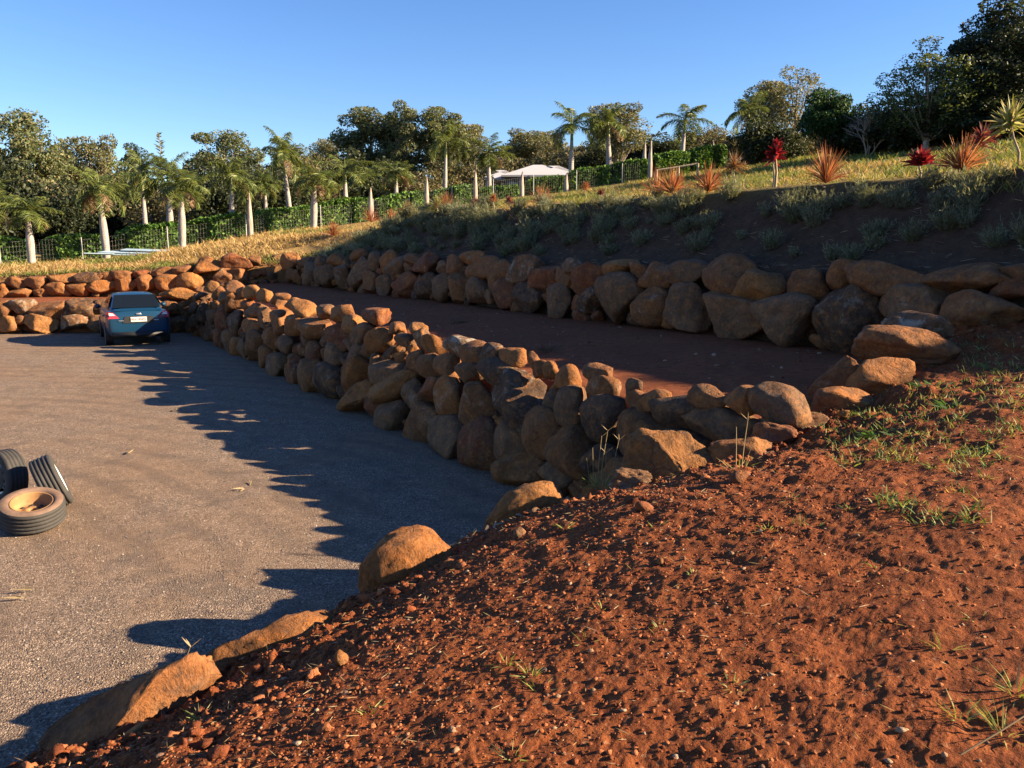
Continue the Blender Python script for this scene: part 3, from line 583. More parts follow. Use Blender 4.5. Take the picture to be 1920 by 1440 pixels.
for px, top, d, w, kind in [(20, 330, 62, 7, 'green'), (95, 335, 66, 7, 'bush'), (130, 360, 62, 5, 'green'), (185, 330, 70, 6, 'bush'), (250, 325, 66, 6, 'green'), (300, 345, 64, 6, 'bush'), (375, 325, 70, 7, 'green'), (410, 340, 60, 5, 'green'), (470, 320, 72, 6, 'green'), (520, 330, 66, 6, 'green'),
                            (565, 300, 90, 8, 'bush'), (610, 325, 70, 5, 'bush'), (655, 300, 76, 6, 'green'), (690, 345, 62, 5, 'green'), (720, 315, 72, 6, 'green'), (775, 320, 70, 5, 'bush'), (850, 300, 78, 6, 'bush'), (935, 285, 110, 8, 'bush'), (970, 270, 125, 9, 'green'), (1055, 265, 110, 8, 'bush'), (1100, 262, 100, 7, 'bush'),
                            (1130, 280, 82, 6, 'green'), (1190, 268, 84, 6, 'bush'), (1235, 262, 82, 7, 'green'), (1275, 265, 84, 6, 'bush'), (1320, 236, 84, 6, 'bush'), (1360, 245, 78, 5, 'bush'), (1425, 226, 56, 3.6, 'green'), (1460, 235, 56, 3.2, 'green'), (1500, 250, 62, 4.5, 'bush'), (1530, 240, 66, 4, 'bush'),
                            (1610, 215, 46, 4, 'green'), (1660, 205, 44, 4, 'green'), (1710, 195, 42, 4, 'green'), (1760, 190, 41, 4, 'green'), (1810, 185, 40, 4, 'green'), (1870, 180, 39, 4.5, 'green'), (1930, 190, 38, 4.5, 'green'), (1590, 236, 50, 3, 'bush')]:
    lab = {'bush': 'dry brown and olive bush in the scrub behind the palms and hedge', 'green': 'dense dark green bush in the scrub behind the palms and hedge'}[kind]
    plant_tree(kind, px, top, d, w, lab, 'bush', GS)
for px, top, d, w, kind, lab in [(-110, 215, 72, 8, 'gum', 'gum tree beyond the huge gum at the paddock end'), (-240, 235, 76, 8, 'gumb', 'brownish gum tree at the far end of the paddock'), (-380, 225, 70, 9, 'gum', 'wide gum tree at the paddock corner'), (-540, 240, 68, 8, 'gumb', 'olive gum tree past the paddock corner'), (-80, 335, 62, 7, 'green', 'dark bush at the end of the hedge'), (-190, 345, 60, 7, 'bush', 'dry bush past the end of the hedge'), (-320, 345, 58, 8, 'green', 'dark bush at the paddock corner'), (-470, 345, 56, 8, 'bush', 'dry bush at the paddock corner')]:
    plant_tree(kind, px, top, d, w, lab, 'bush' if kind in ('green', 'bush') else 'tree', base=1.2)
for px, top, d, h0, sc, lab in [(1632, 146, 43, 6.0, 1, 'leafless grey-branched tree between the mango tree and the pale green tree'), (1690, 150, 45, 6.0, 1, 'leafless brown thicket tree leaning towards the pale green tree'), (1335, 240, 80, 6.0, 1, 'bare-twigged brown tree on the far hillside')]:
    o = bare_tree('bare_tree', 6.0, 4, int(px)); P = atd(px, top, d); z = hz(P.x, d); o.location = (P.x, d, z - .1); s = (P.z - z) / 6.3; o.scale = (s, s, s); tag(o, lab, 'tree')

# ------------------------------------------------------------------ palms
PGREEN = [(0.1276, 0.1595, 0.0383), (0.0957, 0.1339, 0.0357), (0.1786, 0.1914, 0.051), (0.0702, 0.1084, 0.0357)]; PDEAD = [(.30, .20, .12), (.24, .16, .10)]
def frond(g, base, az, el0, L, rs, cols, droop=1.0, nl=34, lw=.045, ll=.55):
    n = nl; u = np.linspace(0, 1, n); el = el0 - droop * 1.75 * u ** 1.25
    dx = np.cos(el); dz = np.sin(el); ds = L / (n - 1)
    rr = np.concatenate([[0], np.cumsum(dx[:-1] * ds)]); zz = np.concatenate([[0], np.cumsum(dz[:-1] * ds)])
    ca, sa = math.cos(az), math.sin(az); Pt = np.stack([base[0] + rr * ca, base[1] + rr * sa, base[2] + zz], 1)
    V, F = tube_np(Pt[::4], [.028 * (1 - .85 * k) for k in np.linspace(0, 1, len(Pt[::4]))], 4); g.add(V, F, np.array(cols[0]) * 1.1)
    T = np.stack([dx * ca, dx * sa, dz], 1); S = np.array([-sa, ca, 0])[None, :]
    k = slice(5, n)
    for sgn in (-1, 1):
        for lay in (0, 1):
            B = Pt[k]; uu = u[k]
            D = T[k] * .55 + S * sgn * .95 + np.array([0, 0, .25 if lay else -.35])[None, :] + rs.normal(size=(len(B), 3)) * .16
            Ln = ll * (np.sin(np.pi * np.clip(uu * .85 + .12, 0, 1)) ** .7) * rs.uniform(.75, 1.15, len(B))
            V, F = blades_np(B + rs.normal(size=B.shape) * .02, D, Ln, np.full(len(B), lw), np.array([[0, 0, -.6]]) + 0 * B)
            c = np.array(cols)[rs.randint(0, len(cols), len(B))] * rs.uniform(.75, 1.25, (len(B), 1)); g.add(V, F, np.repeat(c, 6, 0))
def make_palm(seed, H=3.6, shaft=1.1, L=2.3, nf=13, dead=2, rad=.17, spear=True):
    rs = np.random.RandomState(seed); root = empty('royal_palm', (0, 0, 0)); t = Geo(); s = Geo(); g = Geo(); dd = Geo()
    ln = rs.uniform(-.03, .03, 2)
    prof = [(-.3, 1.15), (0, 1.12), (.08, 1.0), (.25, 1.05), (.45, 1.14), (.62, 1.05), (.8, .84), (1.0, .66)]
    V, F = tube_np([(ln[0] * H * max(0, u), ln[1] * H * max(0, u), u * H) for u, _ in prof], [rad * r for _, r in prof], 12); t.add(V, F); t.build('trunk', M['palm_trunk'], root, True)
    x, y = ln * H
    V, F = tube_np([(x, y, H - .02), (x, y, H + shaft * .3), (x, y, H + shaft * .8), (x, y, H + shaft)], [rad * .70, rad * .66, rad * .42, rad * .24], 10); s.add(V, F); s.build('crownshaft', M['shaft'], root, True)
    top = np.array([x, y, H + shaft * .95])
    els = -.55 + 2.05 * (rs.permutation(nf) + .5) / nf
    for i in range(nf):
        a = i * 2.4 + rs.uniform(-.3, .3); el = els[i]; fg = Geo(); frond(fg, top - np.array([0, 0, rs.uniform(0, .15)]), a, el, L * rs.uniform(.8, 1.1), rs, PGREEN, (.60 + .35 * (1.5 - el) / 2) * rs.uniform(.9, 1.1), 40, .042, .60); fg.build('frond', M['palm'], root)
    for i in range(dead):
        fg = Geo(); frond(fg, top - np.array([0, 0, .3]), rs.uniform(0, 6.28), -.1, L * .85, rs, PDEAD, 1.0, 26, .03, .4); fg.build('dead_frond', M['palm'], root)
    if spear:
        fg = Geo(); V, F = tube_np([top, top + np.array([.03, 0, .6]), top + np.array([.06, .02, 1.15])], [.035, .025, .006], 5); fg.add(V, F, (.16, .19, .05)); fg.build('spear_leaf', M['palm'], root)
    return root
PALMS = [make_palm(s, 3.6, sh, L, nf, dd, rd) for s, sh, L, nf, dd, rd in [(1, 1.1, 2.2, 13, 3, .185), (2, 1.4, 2.2, 14, 1, .17), (3, .9, 2.0, 12, 4, .19), (4, 1.3, 2.3, 12, 1, .165)]]
pused = [0] * 4
PALM_LABELS = ['stocky royal palm with hanging brown fronds beneath the huge gum tree', 'royal palm at the hedge end beneath the huge gum tree', 'royal palm standing beside the pale blue metal sheets', 'royal palm behind the hedge next to the spindly pole-stemmed pine', 'front-row royal palm right of the pale blue metal sheets', 'royal palm under the broad rounded olive gum tree', 'tall royal palm with long green crownshaft left of the close pair of gum trees', 'front-row royal palm where the bank planting begins', 'short royal palm below the left gum of the close pair', 'royal palm below the right gum of the close pair', 'tall royal palm in front of the notched-crown gum tree', 'royal palm just left of the white-roofed house', 'tall royal palm above the right end of the white roof', 'tall royal palm in front of the round-headed gum tree', 'lone royal palm against open sky on the hill', 'last royal palm in the row, beside a brown-green gum tree', 'royal palm half hidden behind the hedge beside a dead trunk', 'royal palm behind the spindly pole-stemmed pine', 'royal palm in the back row between the close pair of gum trees']
for i, (px, by, sy, d, kind, fr) in enumerate([(60, 494, 395, 40.5, 2, 0), (-14, 492, 380, 44, 1, 1), (200, 474, 352, 42.5, 0, 0), (320, 452, 332, 48, 1, 1), (342, 463, 350, 44, 2, 0), (436, 446, 330, 49, 3, 1), (547, 428, 288, 52, 1, 1), (588, 429, 338, 47.5, 2, 0), (648, 410, 318, 54, 3, 1), (742, 398, 322, 56, 0, 1),
                                          (833, 384, 262, 58, 3, 1), (917, 374, 285, 59, 1, 1), (1070, 350, 232, 61, 3, 2), (1142, 342, 230, 61, 0, 2), (1275, 318, 222, 63, 3, 2), (1394, 292, 205, 60, 1, 2), (500, 436, 345, 60, 0, 1), (275, 455, 322, 55, 3, 1), (690, 400, 330, 62, 1, 1)]):
    P = atd(px, by, d); z = hz(P.x, d); ztop = atd(px, sy, d).z
    o = PALMS[kind] if not pused[kind] else copy_tree(PALMS[kind]); pused[kind] = 1
    sh = [1.1, 1.4, .9, 1.3][kind]; k = .92 + RNG.uniform(-.14, .12); sz = (ztop - z) / (3.6 + sh * .95)
    o.location = (P.x, d, z); o.scale = (k * 1.0, k * 1.0, (sz + k) / 2 if abs(sz - k) > .25 else sz); o.scale[2] = sz
    o.rotation_euler = (RNG.uniform(-.05, .05), RNG.uniform(-.05, .05), RNG.uniform(0, 6.28)); tag(o, PALM_LABELS[i], 'palm tree', 'royal palms along the hedge')
for px, y0, y1, d in [(470, 363, 447, 46), (695, 352, 408, 51), (800, 332, 396, 53.5), (891, 318, 386, 55), (978, 322, 372, 56.5), (1061, 325, 360, 57), (1207, 264, 334, 59), (1218, 264, 334, 58), (1290, 278, 322, 61), (1335, 262, 310, 64), (1356, 266, 312, 63)]:
    P = atd(px, y1, d); z = hz(P.x, d); h = atd(px, y0, d).z - z; bm = bmesh.new()
    g = Geo(); V, F = tube_np([(0, 0, -.2), (0, 0, .1), (.01, 0, h * .35), (.0, .02, h * .62), (.03, 0, h * .82), (.05, .01, h)], [.17, .16, .16, .13, .085, .015], 9); V[-9:] += np.random.RandomState(px).normal(size=(9, 3)) * .02
    g.add(V, F); o = g.build('dead_palm_trunk', M['dead'], None, True); o.location = (P.x, d, z); bm.free()
    tag(o, 'headless dead palm trunk tapering to a point beside the hedge', 'tree trunk', 'dead palm trunks along the hedge')

# ------------------------------------------------------------------ clipped hedge, fence
HG = [(0.0595, 0.1275, 0.0269), (0.0935, 0.1785, 0.0359), (0.0374, 0.085, 0.0209), (0.1275, 0.204, 0.0449)]
FX = np.array([(-40, 41.0), (0, 41.0), (60, 42), (150, 42.5), (310, 45), (458, 46.5), (590, 49), (700, 51.5), (800, 54), (890, 55.5), (975, 57), (1060, 57.5), (1142, 58), (1215, 58), (1350, 60)])
def fence_pt(px, off=0.0):
    d = float(np.interp(px, FX[:, 0], FX[:, 1])) + off; P = atd(px, 400, d); return Vector((P.x, d, hz(P.x, d)))
HEDGE_LABELS = ['hedge block at the far end of the fence under the huge gum tree', 'hedge block between the stocky palm and the pale blue metal sheets', 'hedge block directly behind the pale blue metal sheets', 'hedge block under the broad rounded olive gum tree', 'hedge block right of the first dead palm trunk', 'hedge block where the bank planting begins', 'hedge block between two dead trunks below the close pair of gums', 'hedge block below the notched-crown gum tree', 'low hedge block at the left end of the white-roofed house', 'low hedge block in front of the white roof', 'hedge block between the two tall palms above the house', 'hedge block left of the pair of dead trunks', 'hedge block behind the single-rail timber frame', 'last hedge block on the hill before the dark bushes']
for a, b, hh in [(-40, 53, 1.25), (75, 197, 1.3), (212, 335, 1.35), (345, 458, 1.35), (474, 582, 1.35), (594, 690, 1.4), (704, 797, 1.25), (806, 889, 1.1), (896, 974, .7), (982, 1059, .95), (1064, 1141, 1.25), (1146, 1213, 1.35), (1222, 1285, 1.5), (1290, 1352, 1.6)]:
    A, B = fence_pt(a, 1.1), fence_pt(b, 1.1); L = (B - A).length; rs = np.random.RandomState(a + 99); n = int(L * 900); g = Geo()
    u = rs.uniform(-.01, 1.01, n); dirv = (B - A).normalized(); sd = Vector((-dirv.y, dirv.x, 0)).normalized(); face = rs.uniform(0, 1, n); w = .52
    yy = np.where(face < .42, -w, np.where(face < .6, w, rs.uniform(-w, w, n))); zz = np.where(face < .6, rs.uniform(.02, 1, n), 1.0) * hh
    ed = np.minimum(u * L, (1 - u) * L); rnd = .25 * np.exp(-(ed / .25)); bump_ = .11 * fbm(np.stack([u * L * 1.1, yy * 1.3, zz * 1.4], 1) + a, 3, 5)
    yy = yy * (1 - rnd) + bump_ * np.sign(yy + 1e-6) + rs.normal(size=n) * .05; zz = zz - rnd * .8 * (zz / hh) + bump_ * (zz / hh) + rs.normal(size=n) * .05
    base = np.array(A)[None, :] + (np.array(B) - np.array(A))[None, :] * u[:, None]; base[:, 2] = hill_z(base[:, 0], base[:, 1])
    P = base + np.array(sd)[None, :] * yy[:, None]; P[:, 2] += np.maximum(zz, .03)
    q1 = rs.normal(size=(n, 3)); q1 /= np.linalg.norm(q1, axis=1, keepdims=True); q2 = np.cross(q1, rs.normal(size=(n, 3))); q2 /= np.linalg.norm(q2, axis=1, keepdims=True)
    s = (.085 * rs.uniform(.6, 1.35, n))[:, None]; V, F = quads_np(P, q1 * s, q2 * s * .5)
    c = np.array(HG)[rs.randint(0, 4, n)] * rs.uniform(.7, 1.3, (n, 1)); root = empty('hedge', A); g.add(V - np.array(A), F, np.repeat(c, 4, 0)); g.build('foliage', M['hedge'], root)
    core = Geo(); m = 14; us = np.linspace(.03, .97, m); sec = [(-.36, .05), (-.38, hh * .8), (-.2, hh * .9), (.2, hh * .9), (.38, hh * .8), (.36, .05)]
    VV = []
    for uu in us:
        o = A + (B - A) * uu; zb = hz(o.x, o.y)
        for yv, zv in sec: q_ = o + sd * yv; VV.append((q_.x - A.x, q_.y - A.y, zb + zv - A.z))
    core.add(VV, grid_faces(m, 6)); core.build('inner_twigs', M['darkbark'], root)
    tag(root, HEDGE_LABELS.pop(0), 'hedge', 'clipped hedge blocks along the fence')
fr = tag(empty('wire_fence', fence_pt(150)), 'low wire mesh fence on steel posts running in front of the clipped hedge', 'fence')
fo = np.array(fence_pt(150)); pp = [fence_pt(p, .35) for p in np.linspace(-30, 1215, 250)]
for px in [-8, 148, 311, 460, 601, 700, 768, 848, 925, 1000, 1080, 1165, 1215]:
    P = fence_pt(px, .33); g = Geo(); V, F = tube_np([(0, 0, -.2), (0, 0, 1.32)], [.028, .028], 6); g.add(V + np.array(P) - fo, F); g.build('post', M['steel'], fr)
g = Geo()
for h in (.08, .28, .48, .70, .95, 1.2):
    V, F = tube_np([p + Vector((0, 0, h)) for p in pp[::2]], [.0025] * len(pp[::2]), 3); g.add(V - fo, F)
A_ = np.array([tuple(p) for p in pp]); cum = np.concatenate([[0], np.cumsum(np.linalg.norm(np.diff(A_, axis=0), axis=1))]); ss = np.arange(0, cum[-1], .15)
Q = np.stack([np.interp(ss, cum, A_[:, k]) for k in range(3)], 1); V, F = quads_np(Q - fo + np.array([0, 0, .62]), np.tile([[.0008, .0008, 0]], (len(Q), 1)), np.tile([[0, 0, .6]], (len(Q), 1))); g.add(V, F)
o = g.build('wire_mesh', M['steel'], fr)
# timber rails: yards on the left, a rail frame up on the hill
def rail_frame(pts, d, hts, rails, label):
    Ps = [atd(px, py, d) for px, py in pts]; base = Ps[0].copy(); base.z = hz(base.x, base.y); r = tag(empty('timber_rail_fence', base), label, 'fence')
    tops = []
    for P, h in zip(Ps, hts):
        z = hz(P.x, P.y); g = Geo(); V, F = tube_np([(P.x, P.y, z - .2), (P.x, P.y, z + h)], [.07, .065], 7); g.add(V - np.array(base), F); g.build('post', M['wood'], r, True); tops.append((P.x, P.y, z, h))
    for rl in rails:
        for a, b in zip(tops[:-1], tops[1:]):
            g = Geo(); V, F = tube_np([(a[0], a[1], a[2] + a[3] * rl), (b[0], b[1], b[2] + b[3] * rl)], [.055, .055], 6); g.add(V - np.array(base), F); g.build('rail', M['wood'], r, True)
rail_frame([(112, 452), (142, 449), (168, 448)], 60, [.9, .9, .9], (.55, .97), 'timber stock yard rails in the paddock behind the left hedge')
rail_frame([(20, 455), (60, 454), (105, 452)], 62, [.8, .8, .8], (.5, .95), 'low weathered timber rails left of the stock yard')
rail_frame([(1231, 330), (1272, 326), (1308, 322)], 45, [.75, .75, .75], (.97,), 'single-rail timber frame in front of the hedge on the hill')
# house with white hipped roof
hd = 92.0; P0 = atd(988, 350, hd); hx, hzz = P0.x, hz(P0.x, hd); house = tag(empty('house', (hx, hd, hzz)), 'far house with a white hipped metal roof and dark shaded walls', 'house')
M['roof'] = mat_plain('white_roof_sheet', (.44, .44, .45), .5, var=.08, vs=1.0); M['hwall'] = mat_plain('house_wall', (.10, .12, .145), .8); M['pane'] = mat_plain('window_glass', (.02, .025, .03), .08, spec=.8)
def hipped(name, x0, x1, y0, y1, ze, zr, parent):
    m = (y1 - y0) / 2; V = [(x0, y0, ze), (x1, y0, ze), (x1, y1, ze), (x0, y1, ze), (x0 + m, (y0 + y1) / 2, zr), (x1 - m, (y0 + y1) / 2, zr)]
    V += [(x, y, z - .18) for x, y, z in V[:4]]
    bm = bmesh.new(); v = [bm.verts.new(p) for p in V]
    for f in [(0, 1, 5, 4), (1, 2, 5), (2, 3, 4, 5), (3, 0, 4), (0, 6, 7, 1), (1, 7, 8, 2), (2, 8, 9, 3), (3, 9, 6, 0), (9, 8, 7, 6)]: bm.faces.new([v[i] for i in f])
    o = bm_obj(name, bm, M['roof'], parent); return o
ze = atd(988, 333, hd).z - hzz; zr = atd(988, 309, hd).z - hzz; W = 165 * hd / FPX
rf = hipped('roof', -W * .28, W * .52, -3.4, 3.4, ze, zr, house); hipped('gable_roof', W * .02, W * .56, -3.9, 2.6, ze - .03, zr - .16, house); hipped('verandah_roof', -W * .5, -W * .10, -2.6, 2.6, ze - .25, zr - .55, house); hipped('lean_to_roof', -W * .62, -W * .40, -2.2, 2.0, ze - .9, ze - .15, house)
bm = bmesh.new(); box(bm, (W * .12, 0, ze / 2 - .6), (W * .72, 5.6, ze + 1.0)); bm_obj('wall', bm, M['hwall'], house); bm = bmesh.new(); box(bm, (-W * .36, .2, ze / 2 - .9), (W * .36, 3.6, ze + .2)); bm_obj('side_wall', bm, M['hwall'], house)
for xx in (-W * .14, W * .05, W * .25, W * .38):
    bm = bmesh.new(); box(bm, (xx, -2.83, ze - 1.2), (1.3, .06, 1.1)); f_ = bm_obj('window', bm, M['hwall'], house); bm = bmesh.new(); box(bm, (xx, -2.88, ze - 1.2), (1.15, .05, .95)); bm_obj('pane', bm, M['pane'], f_)
for xx in (-W * .27, -W * .1, W * .1, W * .3, W * .5):
    bm = bmesh.new(); box(bm, (xx, -3.2, ze / 2 - .6), (.12, .12, ze + .9)); bm_obj('verandah_post', bm, M['hwall'], house)
# young hoop pine tip above the palms
g = Geo(); P = atd(298, 250, 70); z = hz(P.x, 70); h = P.z - z; rs = np.random.RandomState(2); hp = tag(empty('hoop_pine', (P.x, 70, z)), 'spindly pine with a bare pole stem and a fan-shaped tip above the palms', 'tree')
V, F = tube_np([(0, 0, -.2), (.05, 0, h * .5), (0, 0, h)], [.09, .06, .02], 6); g.add(V, F); g.build('trunk', M['bark'], hp, True)
g = Geo()
for k in range(90):
    zz = h * (1 - .5 * rs.uniform() ** 1.6); L = .25 + (h - zz) * .22; a = rs.uniform(0, 6.28); B = np.array([[0, 0, zz]]); D = np.array([[math.cos(a), math.sin(a), .5]])
    V, F = blades_np(B, D, np.array([L * rs.uniform(.6, 1.2)]), np.array([.10])); g.add(V, F, (.09, .10, .045))
g.build('crown', M['leaf'], hp)
# pale blue sheets lying in the dry grass by the fence
M['blue'] = mat_plain('pale_blue_sheet', (.33, .44, .52), .4, var=.3, vs=2)
st = tag(empty('sheet_stack', (0, 0, 0)), 'pale blue metal sheets lying in the dry grass beside the fence', 'metal sheets')
c0 = atd(250, 476, 41.5); zb = hz(c0.x, 41.5); st.location = (c0.x, 41.5, zb)
for i, (dx, dy, dz, L, wv, rz, rx) in enumerate([(0, 0, .16, 3.0, 1.0, .06, .06), (-.5, -.35, .07, 2.6, .9, .12, .02), (.7, .25, .27, 2.6, .7, -.02, .10), (-1.3, -.7, .10, 1.3, .8, .3, -.05)]):
    bm = bmesh.new(); nx = 24; vv = []
    for k in range(nx + 1):
        for s in (-.5, .5): vv.append(bm.verts.new((s * L, (k / nx - .5) * wv, .02 * math.sin(k * 1.57))))
    for k in range(nx): bm.faces.new((vv[2 * k], vv[2 * k + 1], vv[2 * k + 3], vv[2 * k + 2]))
    r_ = bmesh.ops.extrude_face_region(bm, geom=bm.faces[:]); bmesh.ops.translate(bm, vec=(0, 0, .025), verts=[v for v in r_['geom'] if isinstance(v, bmesh.types.BMVert)])
    o = bm_obj('sheet', bm, M['blue'], st); o.location = (dx, dy, dz + .05); o.rotation_euler = (rx, .03, rz)
# ------------------------------------------------------------------ planting on the bank
SH = [(0.1437, 0.161, 0.0978), (0.1898, 0.207, 0.1323), (0.1092, 0.1265, 0.069), (0.2415, 0.253, 0.1725)]
def make_shrub(seed, h=.55, w=.65, n=90):
    rs = np.random.RandomState(seed); g = Geo()
    for k in range(n):
        a = rs.uniform(0, 6.28); r = rs.uniform(0, .5) * w * .6; L = h * rs.uniform(.5, 1.05); el = rs.uniform(.75, 1.5)
        b = np.array([math.cos(a) * r * .5, math.sin(a) * r * .5, -.03]); d = np.array([math.cos(a) * math.cos(el), math.sin(a) * math.cos(el), math.sin(el)])
        m = 11; u = rs.uniform(.12, 1.0, m)[:, None]; B = b + d * L * u; D = rs.normal(size=(m, 3)) * .55 + d * .9 + np.array([0, 0, .1])
        V, F = blades_np(B, D, rs.uniform(.05, .12, m) * h / .55, np.full(m, .014), None); c = np.array(SH)[rs.randint(0, 4, m)] * rs.uniform(.7, 1.3, (m, 1)); g.add(V, F, np.repeat(c, 6, 0))
        V, F = blades_np(b[None], d[None], np.array([L]), np.array([.009])); g.add(V, F, (.10, .085, .05))
    return g.build('shrub', M['grass'], None)
SHR = [make_shrub(s, h, w, n) for s, h, w, n in [(1, .55, .7, 100), (2, .45, .8, 90), (3, .65, .6, 90), (4, .40, .5, 60), (5, .75, .8, 120)]]
sused = [0] * 5
SV = ['bushy silver-leaved shrub', 'low spreading silver-grey shrub', 'upright narrow silver-green shrub', 'small sparse grey shrub', 'tall full silver-green shrub']
def shrub(x, y, k, sc, label):
    label = SV[k] + label
    o = SHR[k] if not sused[k] else SHR[k].copy()
    if sused[k]: COL.objects.link(o)
    sused[k] = 1; o.location = (x, y, hz(x, y) - .02); o.scale = (sc, sc, sc * RNG.uniform(.85, 1.15)); o.rotation_euler = (RNG.uniform(-.1, .1), RNG.uniform(-.1, .1), RNG.uniform(0, 6.28))
    tag(o, label, 'shrub', 'silvery shrubs planted on the bank')
for i in range(190):                                             # thick belt along the top of the bank
    q_ = RNG.uniform(-3.5, 25); e = RNG.normal(1.75, .36) + (.3 if q_ > 14 else 0); c = O2 + D2 * q_ + N2 * e
    shrub(c[0], c[1], RNG.randint(0, 5), RNG.uniform(.42, .72) * (1.0 if q_ < 12 else 1.25), ' in the thick belt along the top of the bank')
for i in range(64):                                              # denser skirt down the bank at its far end
    q_ = RNG.uniform(5, 25.5); e = RNG.uniform(.9, 1.9); c = O2 + D2 * q_ + N2 * e
    shrub(c[0], c[1], RNG.randint(0, 5), RNG.uniform(.45, .8), ' on the lower far end of the bank')
for px, py in [(1200, 462), (1640, 468), (1010, 478), (935, 458), (1390, 450), (1280, 440), (1560, 490), (1595, 492), (1770, 385), (1670, 392), (1140, 440), (1075, 445), (1330, 430), (1480, 415), (1860, 350), (1810, 430)]:
    Ds = np.arange(8, 40, .05); T_ = np.array([atd(px, py, v) for v in Ds]); p_ = pq(T_[:, 0], Ds)[0]; ok_ = (p_ > .5) & (hill_z(T_[:, 0], Ds) >= T_[:, 2]); X = Vector(T_[ok_.argmax()])
    shrub(X.x, X.y, RNG.randint(0, 5), RNG.uniform(.4, .75), ' standing alone on the bare dark mulch of the bank')
# cordylines and dracaenas along the crest
ORG = [(0.306, 0.1318, 0.0467), (0.255, 0.0935, 0.0382), (0.374, 0.187, 0.0765), (0.187, 0.0638, 0.0298)]; RED = [(0.198, 0.0108, 0.018), (0.135, 0.0072, 0.0135), (0.081, 0.0063, 0.0108), (0.234, 0.0198, 0.0198)]; PUR = [(.14, .03, .035), (.20, .055, .045), (.10, .03, .03)]; BRZ = [(.12, .07, .03), (.17, .09, .035), (.09, .065, .03)]; YG = [(.16, .19, .045), (.22, .24, .07), (.30, .30, .14)]
def cordyline(px, by, hy, w, cols, label, d=None, stem=True, n=70, lean=0.0, broad=.03, spread=1.0, heads=1, name='cordyline'):
    """by: pixel row of the foot, hy: row of the head's centre"""
    if d is None:
        Ds = np.arange(11, 50, .1); T_ = np.array([atd(px, by, v) for v in Ds]); p_ = pq(T_[:, 0], Ds)[0]; ok_ = (p_ > 2.4) & (hill_z(T_[:, 0], Ds) >= T_[:, 2]); d = float(Ds[ok_.argmax()]) if ok_.any() else 60
        if d >= 50: d = float(np.interp(px, [560, 900, 1300, 1700, 1900], [36, 27, 19, 14.5, 12.8]))
    P = atd(px, by, d); z = hz(P.x, d); hd_ = atd(px, hy, d).z - z; r = w * d / FPX / 2; rs = np.random.RandomState(int(px + by))
    root = tag(empty(name, (P.x, d, z)), label, 'plant'); hd_ = max(hd_, .18)
    head = np.array([lean, 0, hd_ if stem else .05])
    if stem:
        g = Geo(); V, F = tube_np([(0, 0, -.1), (lean * .15 + .02, .01, hd_ * .35), (lean * .6 - .015, 0, hd_ * .7), head], [.022, .018, .016, .016], 6); g.add(V, F); g.build('stem', M['wood'], root, True)
    g = Geo()
    a = rs.uniform(0, 6.28, n); el = rs.uniform(-.25, 1.45, n) if stem else rs.uniform(.35, 1.5, n); el = el * spread + (1 - spread) * 1.2
    D = np.stack([np.cos(a) * np.cos(el), np.sin(a) * np.cos(el), np.sin(el)], 1); k = rs.uniform(-.5, .25, n)[:, None]
    B = head[None] + np.array([0, 0, 1])[None] * k * (min(hd_ * .4, r * 1.2) if stem else .06)
    L = r * rs.uniform(.8, 1.25, n) * (1 if stem else 2.0); V, F = blades_np(B, D, L, np.full(n, broad) * rs.uniform(.7, 1.2, n), np.stack([0 * L, 0 * L, -.35 * np.cos(el)], 1))
    c = np.array(cols)[rs.randint(0, len(cols), n)] * rs.uniform(.75, 1.25, (n, 1)); g.add(V, F, np.repeat(c, 6, 0)); g.build('leaves', M['cordy'], root); return root
for a in [(1233, 366, 336, 46, ORG, 'orange grassy cordyline, left of a touching pair on the lawn edge'), (1260, 366, 328, 46, ORG, 'orange grassy cordyline, right of a touching pair on the lawn edge'), (1327, 364, 342, 50, ORG, 'bushy orange cordyline tuft between the pair and the bronze dracaena'),
          (1548, 352, 305, 62, ORG, 'large glowing orange cordyline tuft left of the magenta one'), (1375, 368, 312, 56, BRZ, 'bronze spiky dracaena on a crooked bare stem'), (1798, 372, 305, 62, ORG, 'orange cordyline beneath a leaning purple-brown one'), (1015, 386, 362, 34, ORG, 'bright orange cordyline tuft below the white-roofed house'),
          (1098, 378, 350, 22, ORG, 'small orange cordyline head on a slanting stem'), (1127, 384, 366, 18, PUR, 'little dark maroon cordyline on a short stem'), (955, 398, 377, 22, PUR, 'reddish brown cordyline head on a straight stem'), (893, 412, 386, 26, PUR, 'dark purple spiky cordyline at the top of the bank'),
          (820, 428, 384, 38, YG, 'green yucca-like plant on a thin stem'), (838, 404, 386, 34, ORG, 'pale orange tuft beside the green yucca-like plant'), (696, 418, 398, 28, ORG, 'faded orange cordyline in front of a dead palm trunk'), (735, 420, 402, 26, ORG, 'salmon orange cordyline low in the grey shrubs'), (766, 414, 399, 26, ORG, 'rust orange cordyline among the grey shrubs'),
          (802, 418, 403, 16, PUR, 'tiny dark red cordyline left of the green yucca-like plant'), (625, 444, 428, 28, ORG, 'orange tuft at the far end of the bank'), (925, 395, 372, 18, ORG, 'thin rusty cordyline in front of the hedge')]:
    cordyline(*a, stem=a[4] is not ORG or a[3] < 25, n=170, broad=.015)
cordyline(1448, 374, 292, 44, RED, 'tall crimson cordyline with tiers of broad leaves on a thin pale stem', n=60, broad=.05, spread=.95)
cordyline(1452, 374, 270, 26, RED, 'bright red top shoot of broad upright leaves beside the tall crimson cordyline', n=18, broad=.05, spread=.5)
cordyline(1722, 358, 305, 62, RED, 'broad-leaved magenta and maroon cordyline on the crest of the bank', n=80, broad=.05, spread=.75)
cordyline(1790, 380, 262, 58, PUR, 'purple-brown spiky cordyline on a stem leaning over the orange tuft', lean=.32, n=150, broad=.016)
